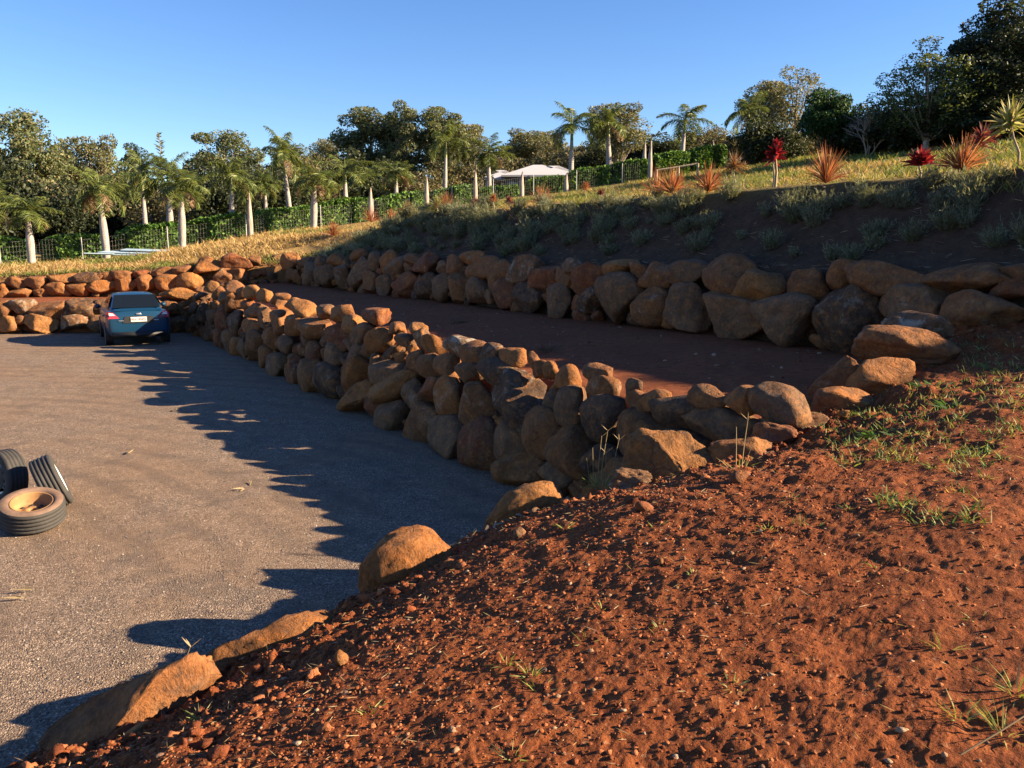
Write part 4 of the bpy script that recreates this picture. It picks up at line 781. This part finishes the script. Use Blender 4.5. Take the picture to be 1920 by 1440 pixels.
cordyline(1905, 360, 232, 90, YG, 'tall variegated yellow-green dracaena on a curved bare stem', lean=-.16, n=90, broad=.035)
# ------------------------------------------------------------------ grass
def grass_patch(name, label, x, y, zf, hgt, wid, cols, rs, lean=.4, cat='grass'):
    n = len(x); B = np.stack([x, y, zf(x, y) - .01], 1); a = rs.uniform(0, 6.28, n); el = rs.uniform(.6, 1.45, n)
    D = np.stack([np.cos(a) * np.cos(el), np.sin(a) * np.cos(el), np.sin(el)], 1); V, F = blades_np(B, D, hgt * rs.uniform(.5, 1.4, n), wid * rs.uniform(.7, 1.3, n), np.stack([np.cos(a) * lean, np.sin(a) * lean, -.2 + 0 * a], 1) * .6)
    o = mesh_np(name, V, F, M['grass'], False, np.repeat(cols, 6, 0)); return stuff(o, label, cat)
rs = np.random.RandomState(5)
def pick(cols, n): return np.array(cols)[rs.randint(0, len(cols), n)] * rs.uniform(.75, 1.25, (n, 1))
STRAW = [(.40, .27, .115), (.33, .215, .09), (.46, .33, .16), (.25, .18, .07)]; GRN = [(.13, .17, .035), (.18, .20, .05), (.10, .125, .03), (.27, .24, .08)]
n = 52000; s_ = rs.uniform(-1.5, 22, n); e = rs.uniform(.5, 13.5, n); w = np.clip(-s_ / 1.5, 0, 1)
x = C2[0] + DB[0] * s_ + NB[0] * e; y = C2[1] + DB[1] * s_ + NB[1] * e; keep = fbm(P3(x * .5, y * .5), 3, 7) > -.55; x, y = x[keep], y[keep]; c = pick(STRAW, len(x)); gm = (fbm(P3(x * .35, y * .35), 2, 13) > .35) | (bb(x, y)[0] < 1.0); c[gm] = pick(GRN, gm.sum()) * .9
grass_patch('dry_grass', 'golden dry grass in the paddock above the low boulder wall', x, y, hill_z, .20 + .16 * (rs.uniform(size=len(x)) > .93), np.full(len(x), .03), c, rs)
n = 105000; q_ = rs.uniform(-9, 34, n); e = 1.9 + 38 * rs.uniform(0, 1, n) ** 1.7; x = O2[0] + D2[0] * q_ + N2[0] * e; y = O2[1] + D2[1] * q_ + N2[1] * e
keep = (fbm(P3(x * .45, y * .45), 3, 17) + .9 * sstep(1.7, 3.0, e) > .3) & (y < 66) ; x, y, e = x[keep], y[keep], e[keep]; c = pick(GRN, len(x)); gm = (fbm(P3(x * .3, y * .3), 3, 23) + .5 * sstep(5, -6, x) - .25) > rs.uniform(-.2, .5, len(x)); c[gm] = pick(STRAW, gm.sum())
grass_patch('lawn_grass', 'yellow-green grass on the sunlit slope above the bank', x, y, hill_z, .13 + .004 * e, .012 + .0009 * e, c, rs)
# litter of dry stalks and twigs on the mulch
n = 5200; q_ = rs.uniform(-4, 25, n); e = rs.uniform(.5, 3.0, n); x = O2[0] + D2[0] * q_ + N2[0] * e; y = O2[1] + D2[1] * q_ + N2[1] * e; a = rs.uniform(0, 6.28, n); B = np.stack([x, y, hill_z(x, y) + .02], 1)
V, F = blades_np(B, np.stack([np.cos(a), np.sin(a), rs.uniform(-.1, .3, n)], 1), rs.uniform(.04, .22, n), np.full(n, .009)); stuff(mesh_np('mulch_litter', V, F, M['grass'], False, np.repeat(pick([(.20, .14, .09), (.12, .08, .055), (.3, .23, .16)], n), 6, 0)), 'dry stalks and bark litter on the dark mulch bank', 'litter')
# ------------------------------------------------------------------ clods, pebbles and weeds on the mound
def lumps(name, label, x, y, zf, r, mt, cols, cat, flat=.75, sub=1, sink=.42, rs=rs):
    v, f = ico(sub); n = len(x); z = zf(x, y); k = len(v)
    sc = r[:, None] * rs.uniform(.6, 1.25, (n, 3)); sc[:, 2] *= flat; a = rs.uniform(0, 6.28, n); ca, sa = np.cos(a), np.sin(a)
    jit = rs.uniform(.5, 1.35, (n, k, 1)); P = v[None] * jit * sc[:, None, :]
    Px = P[..., 0] * ca[:, None] - P[..., 1] * sa[:, None]; Py = P[..., 0] * sa[:, None] + P[..., 1] * ca[:, None]
    V = np.stack([Px + x[:, None], Py + y[:, None], P[..., 2] + (z + r * flat * (1 - 2 * sink) * .5)[:, None]], -1).reshape(-1, 3)
    F = (f[None] + (np.arange(n) * k)[:, None, None]).reshape(-1, 3)
    return stuff(mesh_np(name, V, F, mt, False, np.repeat(cols, k, 0)), label, cat)
def mat_lump():
    m, nt, b = mat('soil_crumb'); a = N(nt, 'ShaderNodeVertexColor', layer_name='Col').outputs[0]; p = geo_pos(nt); n2 = noise(nt, p, 90, 4, .7)
    c = mix(nt, .7, a, ramp(nt, n2, [(.3, (.5, .5, .5)), (.7, (1.4, 1.4, 1.4))]), 'MULTIPLY'); nt.links.new(c, b.inputs['Base Color']); b.inputs['Roughness'].default_value = .95; b.inputs['Specular IOR Level'].default_value = .15
    nt.links.new(bump(nt, n2, .8, .01), b.inputs['Normal']); return m
M['crumb'] = mat_lump()
def on_mound(n, amin=-.72, amax=.66, edge=0.0):
    a = rs.uniform(amin, amax, n); rm = edge_r(a); u = rs.uniform(0, 1, n); r = np.sqrt(1.3 ** 2 + u * (rm ** 2 - 1.3 ** 2))
    if edge: r = rm - np.abs(rs.normal(size=n)) * edge
    r = np.clip(r, 1.3, rm - .02); return np.sin(a) * r, np.cos(a) * r
DIRT = [(0.168, 0.0504, 0.0202), (0.2352, 0.0784, 0.0302), (0.1232, 0.0358, 0.0157), (0.2912, 0.1064, 0.0448)]; PEB = [(0.2592, 0.1584, 0.0936), (0.216, 0.1152, 0.0612), (0.1584, 0.0936, 0.0648), (0.3024, 0.216, 0.144)]
x, y = on_mound(26000); lumps('soil_crumbs', 'small crumbs of red soil scattered over the mound', x, y, mound_z, .004 + .010 * rs.uniform(size=len(x)) ** 3, M['crumb'], pick(DIRT, len(x)), 'soil')
x, y = on_mound(2600, edge=.8); lumps('soil_clods', 'lumpy clods of red soil tipped along the mound edge', x, y, mound_z, .008 + .034 * rs.uniform(size=len(x)) ** 5, M['crumb'], pick(DIRT, len(x)), 'soil', .8, 2)
x, y = on_mound(2600); lumps('pebbles', 'pale pebbles and stone chips on the red dirt', x, y, mound_z, .004 + .013 * rs.uniform(size=len(x)) ** 3, M['crumb'], pick(PEB, len(x)), 'pebbles', .6)
x, y = on_mound(2600); n = len(x); a = rs.uniform(0, 6.28, n); B = np.stack([x, y, mound_z(x, y) + .006], 1); V, F = blades_np(B, np.stack([np.cos(a), np.sin(a), rs.uniform(-.05, .35, n)], 1), rs.uniform(.012, .06, n), np.full(n, .003))
stuff(mesh_np('straw_litter', V, F, M['grass'], False, np.repeat(pick([(.36, .25, .13), (.26, .17, .09), (.42, .33, .2)], n), 6, 0)), 'bits of straw and leaf litter on the red dirt', 'litter')
a = rs.uniform(-.1, .32, 420); rr_ = edge_r(a) - np.abs(rs.normal(size=420)) * .28 - .05; x, y = np.sin(a) * rr_, np.cos(a) * rr_; n = 420
q1 = rs.normal(size=(n, 3)); q1[:, 2] *= .35; q1 /= np.linalg.norm(q1, axis=1, keepdims=True); q2 = np.cross(q1, np.array([0, 0, 1.0]) + rs.normal(size=(n, 3)) * .3); q2 /= np.linalg.norm(q2, axis=1, keepdims=True); s = rs.uniform(.015, .05, (n, 1))
V, F = quads_np(np.stack([x, y, mound_z(x, y) + .015], 1), q1 * s, q2 * s * .25); stuff(mesh_np('leaf_litter', V, F, M['grass'], False, np.repeat(pick([(.22, .19, .16), (.30, .24, .17), (.14, .11, .09), (.36, .28, .16)], n), 4, 0)), 'curled grey and tan dead leaves caught behind the edging boulders', 'leaf litter')
def tuft(x, y, zf, n, h, wid, cols, label, name='grass_tuft', cat='grass tuft', group='weeds growing on the red dirt', rad=.02, upright=.7):
    g = Geo(); a = rs.uniform(0, 6.28, n); r = rad * np.sqrt(rs.uniform(size=n)); el = np.clip(rs.normal(upright, .35, n), .1, 1.5)
    B = np.stack([np.cos(a) * r, np.sin(a) * r, 0 * a - .01], 1); D = np.stack([np.cos(a) * np.cos(el), np.sin(a) * np.cos(el), np.sin(el)], 1)
    V, F = blades_np(B, D, h * rs.uniform(.45, 1.2, n), np.full(n, wid), np.stack([np.cos(a), np.sin(a), -.5 + 0 * a], 1) * .35); g.add(V, F, np.repeat(pick(cols, n), 6, 0)); o = g.build(name, M['grass'], None); o.location = (x, y, zf(x, y)); return tag(o, label, cat, group)
WEED = [(.17, .21, .05), (.24, .27, .09), (.30, .27, .12)]; CLOV = [(.045, .10, .03), (.07, .14, .04)]
def at_mound_many(px, py):
    px = np.asarray(px, float); py = np.asarray(py, float); D = np.geomspace(1.2, 14, 240); c, s = math.cos(PITCH), math.sin(PITCH); v = 720 - py
    ry = FPX * c + v * s; X = (px - 960) / ry; Zr = (-FPX * s + v * c) / ry
    x = X[:, None] * D[None]; y = D[None] + 0 * x; z = CAM_H + Zr[:, None] * D[None]
    m = mound_z(x.ravel(), y.ravel(), False).reshape(x.shape) >= z; k = np.where(m.any(1), m.argmax(1), len(D) - 1)
    return x[np.arange(len(px)), k], D[k]
def at_mound(px, py): x, y = at_mound_many([px], [py]); return float(x[0]), float(y[0])
for px, py, n, h in [(1060, 995, 16, .10), (1230, 990, 14, .09), (1440, 1000, 16, .10), (995, 1275, 18, .11), (950, 1255, 16, .10), (690, 1340, 14, .09), (375, 1345, 30, .13), (320, 1330, 16, .10), (1010, 1300, 14, .10), (1300, 1080, 12, .07), (1375, 1290, 16, .10), (1770, 1220, 14, .11), (1800, 1345, 18, .13), (1905, 1310, 30, .16), (1880, 1380, 26, .15), (1830, 1160, 12, .08), (1640, 1060, 12, .08), (1590, 960, 14, .08), (1480, 940, 14, .09), (1100, 1215, 14, .10), (960, 1425, 20, .10), (1690, 950, 18, .09), (1130, 1140, 12, .08), (1240, 1180, 12, .07), (1750, 880, 24, .10), (1820, 840, 26, .10), (1880, 860, 26, .10), (1850, 900, 24, .09), (1690, 870, 20, .09), (1780, 790, 20, .1), (1870, 700, 24, .13), (1900, 760, 22, .12), (1750, 690, 20, .12), (1840, 660, 20, .12)]:
    x, y = at_mound(px, py); tuft(x, y, mz, n, h * .62, .004 + .0004 * y, WEED, 'small yellow-green grass tuft sprouting from the bare red dirt')
for px, py, n, h in [(1650, 822, 60, .07), (1705, 818, 40, .06), (1760, 725, 70, .09), (1800, 762, 50, .07), (1890, 690, 60, .1)]:
    x, y = at_mound(px, py); tuft(x, y, mz, n, h, .016, CLOV, 'patch of low dark green clover-like weed on the dirt', 'clover_patch', 'weed', 'clover patches on the dirt', .16, .35)
n = 1500; px_ = rs.uniform(1480, 1920, n); py_ = rs.uniform(640, 990, n); g5 = fbm(P3(px_ * .012, py_ * .02), 2, 3); kk = (g5 > 0.0) & (py_ > 600 + (1920 - px_) * .45)
x, y = at_mound_many(px_[kk], py_[kk]); x = np.repeat(x, 3) + rs.normal(size=3 * len(x)) * .02; y = np.repeat(y, 3) + rs.normal(size=len(x)) * .02
grass_patch('weed_cover', 'thin straggly green weeds creeping over the upper right of the dirt', x, y, mound_z, np.full(len(x), .06), np.full(len(x), .007), pick(WEED + CLOV, len(x)), rs, cat='weeds')
# tall seeding grass clump and single stalks
def stalks(px, py, items, label, n=36):
    x, y = at_mound(px, py); o = tuft(x, y, mz, n, .16, .006, WEED, label, 'seeding_grass', 'grass', None, .09, .9); g = Geo()
    for dx, dy, h, ln, sp in items:
        V, F = tube_np([(dx, dy, 0), (dx + ln * .4, dy, h * .5), (dx + ln, dy, h)], [.004, .003, .0022], 4); g.add(V, F, (.34, .27, .14))
        for k in range(sp):
            a = k * 2.1 + .4; V, F = blades_np(np.array([[dx + ln, dy, h - .01]]), np.array([[math.cos(a), .4 * math.sin(a), .75]]), np.array([.075]), np.array([.008])); g.add(V, F, (.38, .28, .17))
    g.build('seed_stalks', M['grass'], o); return o
stalks(1125, 915, [(-.06, 0, .34, -.01, 0), (-.02, .03, .44, .03, 1), (.0, 0, .50, .06, 2), (.05, .02, .30, .0, 2), (.09, 0, .42, .07, 4), (-.09, .02, .24, -.03, 0)], 'tall clump of seeding grass stalks on the dirt edge in front of the shaded wall', 60)
stalks(1385, 880, [(-.02, 0, .30, -.01, 0), (.02, 0, .36, .03, 4), (.05, .02, .18, .05, 0)], 'single thin seed stalks behind the angular orange boulder', 8)
stalks(330, 1310, [(0, 0, .30, .10, 4), (.08, 0, .14, .05, 0)], 'thin seed stalk rising in front of the pitted brown boulder', 8)
x, y = at_mound(1880, 1425); g = Geo(); V, F = tube_np([(-.12, 0, 0), (0, .03, .05), (.2, .1, .12), (.38, .2, .17)], [.003, .003, .0025, .002], 5); g.add(V, F, (.26, .18, .10)); o = g.build('twig', M['grass'], None); o.location = (x, y, mz(x, y) + .01); tag(o, 'bent pale twig lying at the lower corner of the dirt', 'twig')
def chip(px, py, s, col, label, name='stone_chip', zf=None, fl=.6):
    x, y = at_mound(px, py); o = mesh_np(name, boulder_shape(2, int(px + py), 3.0, 8, 1.2)[0] * np.array([s, s * .7, s * fl]), ico(2)[1], M['rock'], False); o.location = (x, y, mz(x, y) + s * fl * .4); o.rotation_euler = (RNG.uniform(-.4, .4), RNG.uniform(-.4, .4), RNG.uniform(0, 6)); c = PAL[col]; o.color = (*c, .1)
    return tag(o, label, 'stone', 'loose stones on the red dirt')
chip(255, 1372, .075, 'y', 'long flat orange stone flake on the dirt behind the pitted brown boulder', fl=.3)
chip(640, 1250, .05, 'o', 'pointed orange stone standing in the red soil', fl=.9)
chip(1002, 968, .06, 'g', 'grey stone against the sausage-shaped boulder'); chip(975, 1010, .06, 'g', 'pale broken stone below the sausage-shaped boulder')
chip(1365, 865, .05, 'g', 'dark grey stone behind the angular orange boulder'); chip(1580, 798, .055, 'y', 'small tan stone on the dirt below the terrace corner')
chip(1210, 960, .07, 'r', 'crumbly red soil-coated lump below the porous rock', fl=.5); chip(1385, 905, .09, 'r', 'dark red crumbly lump right of the angular boulder', fl=.5); chip(1240, 1060, .03, 'o', 'little orange pebble on the open dirt')
# loose gravel and leaf scraps on the drive
n = 16000; d = 4.2 + 9 * rs.uniform(size=n) ** 1.4; u = rs.uniform(-.64, .12, n); x, y = u * d, d; l = (x - OL[0]) * NL[0] + (y - OL[1]) * NL[1]; ea = np.arctan2(x, y); k = (np.hypot(x, y) > edge_r(ea) + .1) & (l < 0); x, y = x[k], y[k]
lumps('loose_gravel', 'loose gravel stones on the drive', x, y, lambda a, b: .022 * fbm(P3(a * .35, b * .35), 3, 71) + .008 * fbm(P3(a * 2.2, b * 2.2), 2, 73), .004 + .007 * rs.uniform(size=len(x)) ** 2, M['crumb'], pick([(.20, .17, .145), (.13, .115, .105), (.30, .26, .22), (.09, .082, .08)], len(x)), 'gravel', .7)
for i, (px, py) in enumerate([(455, 915), (470, 905), (240, 850), (535, 793), (520, 788), (370, 628), (60, 1105), (45, 1120), (440, 745), (330, 770)]):
    P = atz(px, py, .02); B = np.zeros((3, 3)); a = rs.uniform(0, 6.28); V, F = blades_np(B + rs.normal(size=(3, 3)) * .01, np.array([[math.cos(a), math.sin(a), .1]] * 3) + rs.normal(size=(3, 3)) * .25, np.array([.16, .12, .09]), np.array([.02, .014, .012])); o = mesh_np('dry_leaf', V, F, M['grass'], False, np.full((18, 3), (.27, .21, .125))); o.location = (P.x, P.y, .025)
    tag(o, 'dry curled straw-coloured leaf scrap lying on the gravel', 'leaf', 'dry leaf scraps on the gravel')
# dried plants and lumps on the terrace
for px, py, s in [(857, 597, .17), (1030, 640, .22), (730, 590, .10)]:
    P = atz(px, py, 1.38); z = tz(P.x, P.y); o = tuft(P.x, P.y, tz, 60, s, .012, [(.10, .075, .05), (.16, .11, .075)], 'shrivelled grey-brown weed clump on the shaded terrace', 'dead_weed', 'weed', 'dried weeds on the terrace', s * .5, .8)
x = rs.uniform(-9, 4, 900); q_ = rs.uniform(-2, 22, 900); e = rs.uniform(-3.6, -.1, 900); x = O2[0] + D2[0] * q_ + N2[0] * e; y = O2[1] + D2[1] * q_ + N2[1] * e
lumps('terrace_stones', 'small stones scattered on the shaded terrace soil', x, y, terrace_z, .008 + .03 * rs.uniform(size=900) ** 4, M['crumb'], pick(PEB + DIRT, 900), 'pebbles')
# ------------------------------------------------------------------ wheels lying on the gravel
M['tyre'] = mat_plain('worn_rubber', (.035, .033, .032), .8, var=.5, vs=9, bmp=.3); M['dusty'] = mat_plain('dusty_rubber', (.16, .10, .07), .9, var=.75, vs=5, bmp=.3); M['rust'] = mat_plain('dusty_rusty_rim', (.27, .145, .06), .7, var=.6, vs=7, bmp=.3); M['white'] = mat_plain('white_painted_rim', (.75, .73, .68), .45, var=.25, vs=8)
def revolve(prof, seg=48):
    V = [(r * math.cos(2 * math.pi * k / seg), r * math.sin(2 * math.pi * k / seg), z) for r, z in prof for k in range(seg)]
    F = [(i * seg + k, i * seg + (k + 1) % seg, (i + 1) * seg + (k + 1) % seg, (i + 1) * seg + k) for i in range(len(prof) - 1) for k in range(seg)]
    return V, F
def wheel(loc, rot, side, rim, label):
    root = tag(empty('wheel', loc), label, 'wheel', 'old wheels dumped on the gravel'); root.rotation_euler = rot
    RR, w = .30, .108
    tp = [(.188, -w * .75), (.205, -w * 1.0), (.25, -w * 1.06), (.285, -w * .96), (.297, -w * .82)]
    for z0 in (-.062, -.021, .021, .062):
        tp += [(RR, z0 - .010), (RR - .009, z0 - .006), (RR - .009, z0 + .006), (RR, z0 + .010)]
    tp += [(.297, w * .82), (.285, w * .96)]
    V, F = revolve(tp); o = mesh_np('tyre', V, F, M['tyre'], True, None, root)
    V, F = revolve([(.285, w * .96), (.262, w * 1.05), (.235, w * 1.08), (.205, w * 1.0), (.188, w * .75)]); mesh_np('sidewall', V, F, side, True, None, root)
    V, F = revolve([(.192, w * .70), (.196, w * .92), (.188, w * .96), (.181, w * .86), (.176, w * .55), (.164, w * .30), (.156, -w * .02), (.14, -w * .14), (.10, -w * .10), (.075, w * .04), (.058, w * .08), (.036, w * .08), (.034, -w * .3)]); ro = mesh_np('rim', V, F, rim, True, None, root)
    V, F = revolve([(.166, -w * .6), (.19, -w * .8), (.192, -w * .75)]); mesh_np('inner_flange', V, F, rim, True, None, root)
    for k in range(8):
        a = k * math.pi / 4; bm = bmesh.new(); bmesh.ops.create_cone(bm, cap_ends=True, segments=10, radius1=.014, radius2=.014, depth=.012); h = bm_obj('vent_hole', bm, M['tyre'], ro); h.location = (.118 * math.cos(a), .118 * math.sin(a), -w * .09)
    for k in range(4):
        a = k * math.pi / 2 + .4; bm = bmesh.new(); bmesh.ops.create_cone(bm, cap_ends=True, segments=8, radius1=.009, radius2=.007, depth=.02); h = bm_obj('stud_hole', bm, M['tyre'], ro); h.location = (.066 * math.cos(a), .066 * math.sin(a), w * .07)
    bm = bmesh.new(); bmesh.ops.create_cone(bm, cap_ends=True, segments=20, radius1=.15, radius2=.15, depth=.006); h = bm_obj('back_shadow_plate', bm, M['tyre'], root); h.location = (0, 0, -w * .9); h.name = 'back_shade_disc'  # dark disc added behind the hub, stands in for shade inside the rim
    return root
c = atz(62, 972, .1); wheel((c.x, c.y, .185), (R(15), 0, R(30)), M['dusty'], M['rust'], 'wheel lying flat with a rusty orange rim and dusty sidewall')
c2 = atz(78, 925, .2); wheel((c2.x + .02, c2.y + .16, .275), (R(-4), R(70), R(27)), M['tyre'], M['white'], 'upright leaning wheel with a white rim facing away from the flat one')
c3 = atz(12, 912, .2); wheel((c3.x - .1, c3.y + .15, .275), (R(94), R(5), R(150)), M['tyre'], M['white'], 'black wheel standing in shadow behind the flat one')
# ------------------------------------------------------------------ parked car
M['paint'] = mat_plain('blue_car_paint', (.005, .034, .075), .3, .0, .4, .08, 3, 0, .35); M['glass'] = mat_plain('tinted_glass', (.006, .009, .013), .08, spec=.35, var=.1); M['blackp'] = mat_plain('black_plastic', (.018, .018, .02), .55); M['lamp'] = mat_plain('red_lamp_lens', (.45, .02, .02), .12, spec=.7, var=.2, coat=.6); M['clear'] = mat_plain('clear_lamp_lens', (.62, .50, .48), .1, spec=.7, coat=.6); M['alloy'] = mat_plain('alloy_rim', (.45, .45, .46), .35, .8); M['plate'] = mat_plain('number_plate', (.72, .70, .64), .5, var=.05); M['maroon'] = mat_plain('maroon_ink', (.28, .03, .05), .6, var=.05); M['teal'] = mat_plain('teal_cloth', (.03, .38, .42), .8)
def text_mesh(name, curve, parent):
    t = bpy.data.objects.new('tmp', curve); COL.objects.link(t); dg = bpy.context.evaluated_depsgraph_get(); me = bpy.data.meshes.new_from_object(t.evaluated_get(dg)); bpy.data.objects.remove(t); return obj(name, me, parent)
car = tag(empty('car', (0, 0, 0)), 'dark blue sedan seen from behind, parked nose-in to the boulder wall', 'car')
def loft(secs, name, mt, parent, sub=1, close=True):
    """secs: list of (x, [(y,z)...half profile from bottom centre to top centre])"""
    n = len(secs[0][1]); V = []; F = []; m = 2 * n
    for x, pr in secs:
        V += [(x, y, z) for y, z in pr] + [(x, -y, z) for y, z in reversed(pr)]
    for i in range(len(secs) - 1):
        for k in range(m): F.append((i * m + k, i * m + (k + 1) % m, (i + 1) * m + (k + 1) % m, (i + 1) * m + k))
    me = bpy.data.meshes.new(name); fs = [tuple(f) for f in F]; fs += [tuple(range(m)), tuple(range((len(secs) - 1) * m, len(secs) * m))[::-1]]
    me.from_pydata(V, [], fs); me.materials.append(mt); bm = bmesh.new(); bm.from_mesh(me); bmesh.ops.remove_doubles(bm, verts=bm.verts, dist=1e-5); bmesh.ops.recalc_face_normals(bm, faces=bm.faces); bm.to_mesh(me); bm.free()
    for p in me.polygons: p.use_smooth = True
    o = obj(name, me, parent)
    if sub: md = o.modifiers.new('s', 'SUBSURF'); md.levels = md.render_levels = sub
    return o
# x forward, rear bumper at x=0, length 4.28
def sec(x, hw, zb, zs, zt): return (x, [(0, zb), (hw * .82, zb), (hw * .97, zb + .10), (hw, zb + .30), (hw * .985, zs - .08), (hw * .93, zs), (hw * .6, zt), (0, zt + .012)])
loft([sec(0.0, .70, .42, .78, .80), sec(.03, .78, .30, .93, .99), sec(.12, .83, .24, 1.0, 1.045), sec(.55, .86, .22, 1.0, 1.05), sec(1.1, .865, .2, .98, 1.03), sec(2.0, .865, .2, .955, 1.0), sec(2.9, .86, .2, .95, .99), sec(3.3, .85, .22, .92, .955), sec(3.85, .80, .25, .80, .84), sec(4.15, .68, .30, .66, .69), sec(4.27, .52, .34, .56, .58)], 'body', M['paint'], car, 2)
def gsec(x, hw, zt, zb=.93): return (x, [(0, zb), (hw + .17, zb), (hw + .10, zb + (zt - zb) * .5), (hw + .02, zt - .07), (hw * .86, zt - .012), (0, zt + .012)])
loft([gsec(.42, .58, 1.02), gsec(.62, .575, 1.17), gsec(1.0, .565, 1.39), gsec(1.35, .56, 1.465), gsec(1.9, .56, 1.475), gsec(2.35, .56, 1.42), gsec(2.85, .57, 1.17), gsec(3.15, .58, .99)], 'cabin', M['paint'], car, 2)
def patch(name, pts, mt, parent=car, th=.012):
    bm = bmesh.new(); f = bm.faces.new([bm.verts.new(p) for p in pts]); n = f.normal.copy(); bm.faces.ensure_lookup_table(); f.normal_update(); n = f.normal.copy()
    r_ = bmesh.ops.extrude_face_region(bm, geom=[f]); bmesh.ops.translate(bm, vec=n * th, verts=[v for v in r_['geom'] if isinstance(v, bmesh.types.BMVert)]); return bm_obj(name, bm, mt, parent)
patch('rear_window', [(.465, -.63, 1.075), (.465, .63, 1.075), (.98, .545, 1.415), (.98, -.545, 1.415)], M['glass'])
patch('windscreen', [(2.93, .62, 1.10), (2.93, -.62, 1.10), (2.38, -.53, 1.42), (2.38, .53, 1.42)], M['glass'])
for s in (-1, 1):
    patch('side_window', [(.78, s * .742, 1.06), (1.72, s * .742, 1.05), (1.70, s * .608, 1.385), (1.18, s * .610, 1.37)][::s], M['glass']); patch('side_window', [(1.78, s * .742, 1.05), (2.72, s * .742, 1.05), (2.32, s * .605, 1.365), (1.76, s * .608, 1.385)][::s], M['glass'])
    lm = patch('tail_light', [(-.005, s * .50, .80), (-.005, s * .79, .80), (.10, s * .835, .90), (.06, s * .80, 1.0), (.015, s * .66, .97)][::s], M['lamp'], car, .035); patch('clear_lens', [(-.03, s * .60, .885), (-.03, s * .76, .885), (.005, s * .765, .965), (-.01, s * .67, .955)][::s], M['clear'], lm, .03)
    bm = bmesh.new(); box(bm, (2.42, s * .93, 1.02), (.12, .17, .13)); bmesh.ops.bevel(bm, geom=bm.edges[:], offset=.03, segments=2, affect='EDGES'); bm_obj('wing_mirror', bm, M['paint'], car, True)
    patch('headlight', [(4.02, s * .58, .62), (3.82, s * .77, .66), (3.62, s * .79, .80), (3.88, s * .60, .76)][::s], M['clear'], car, .03)
    for xx in (.98, 1.95):
        bm = bmesh.new(); box(bm, (xx, s * .868, .84), (.17, .03, .03)); bm_obj('door_handle', bm, M['paint'], car)
    for xx in (.78, 3.30):
        we = empty('wheel', (xx, s * .745, .295)); we.parent = car; we.rotation_euler = (R(-90 * s), 0, 0)
        V, F = revolve([(.19, -.09), (.21, -.1), (.27, -.1), (.295, -.075), (.298, 0), (.295, .075), (.27, .1), (.21, .1), (.19, .09)], 32); mesh_np('tyre', V, F, M['tyre'], True, None, we)
        g = Geo(); V, F = revolve([(.195, .06), (.195, .095), (.175, .09), (.172, .03), (.05, .03), (.0, .03)], 32); g.add(V, F)
        for k in range(11):
            a = k * 2 * math.pi / 11; ca, sa = math.cos(a), math.sin(a); V, F = tube_np([(.03 * ca, .03 * sa, .075), (.178 * ca, .178 * sa, .085)], [.016, .011], 4); g.add(V, F)
        g.build('rim', M['alloy'], we, False)
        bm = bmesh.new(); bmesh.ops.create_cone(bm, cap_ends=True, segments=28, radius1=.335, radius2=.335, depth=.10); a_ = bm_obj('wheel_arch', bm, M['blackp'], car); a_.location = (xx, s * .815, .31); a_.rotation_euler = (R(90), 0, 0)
bm = bmesh.new(); box(bm, (.055, 0, .33), (.16, 1.42, .16)); bmesh.ops.bevel(bm, geom=bm.edges[:], offset=.03, segments=2, affect='EDGES'); bm_obj('lower_bumper', bm, M['blackp'], car, True)
patch('plate_recess', [(-.012, -.42, .66), (-.012, .42, .66), (-.012, .36, .85), (-.012, -.36, .85)], M['blackp'], car, .008)
pl = patch('number_plate', [(-.03, -.21, .70), (-.03, .21, .70), (-.026, .21, .83), (-.026, -.21, .83)], M['plate'], car, .01)
fc = bpy.data.curves.new('plate_text', 'FONT'); fc.body = '951 RV5'; fc.size = .115; fc.align_x = 'CENTER'; fc.align_y = 'CENTER'; fc.extrude = .002; fc.materials.append(M['maroon']); ft = text_mesh('plate_lettering', fc, pl); ft.rotation_euler = (R(90), 0, R(-90)); ft.location = (-.045, 0, .765)
bm = bmesh.new(); bmesh.ops.create_uvsphere(bm, u_segments=16, v_segments=8, radius=1); bmesh.ops.scale(bm, vec=(.012, .075, .03), verts=bm.verts); e_ = bm_obj('oval_badge', bm, M['alloy'], car, True); e_.location = (.0, 0, .915)
patch('boot_lip', [(.05, -.62, 1.015), (.05, .62, 1.015), (.16, .60, 1.062), (.16, -.60, 1.062)], M['paint'], car, .02)
for yy in (.46, -.46):
    bm = bmesh.new(); box(bm, (-.012, yy, .735), (.012, .13, .022)); bm_obj('boot_lettering_strip', bm, M['alloy'], car)
cp = (atz(215, 650, 0) + atz(322, 648, 0)) / 2; hd2 = R(119); car.rotation_euler = (0, 0, hd2); car.location = (cp.x - .12, cp.y + .10, .0)
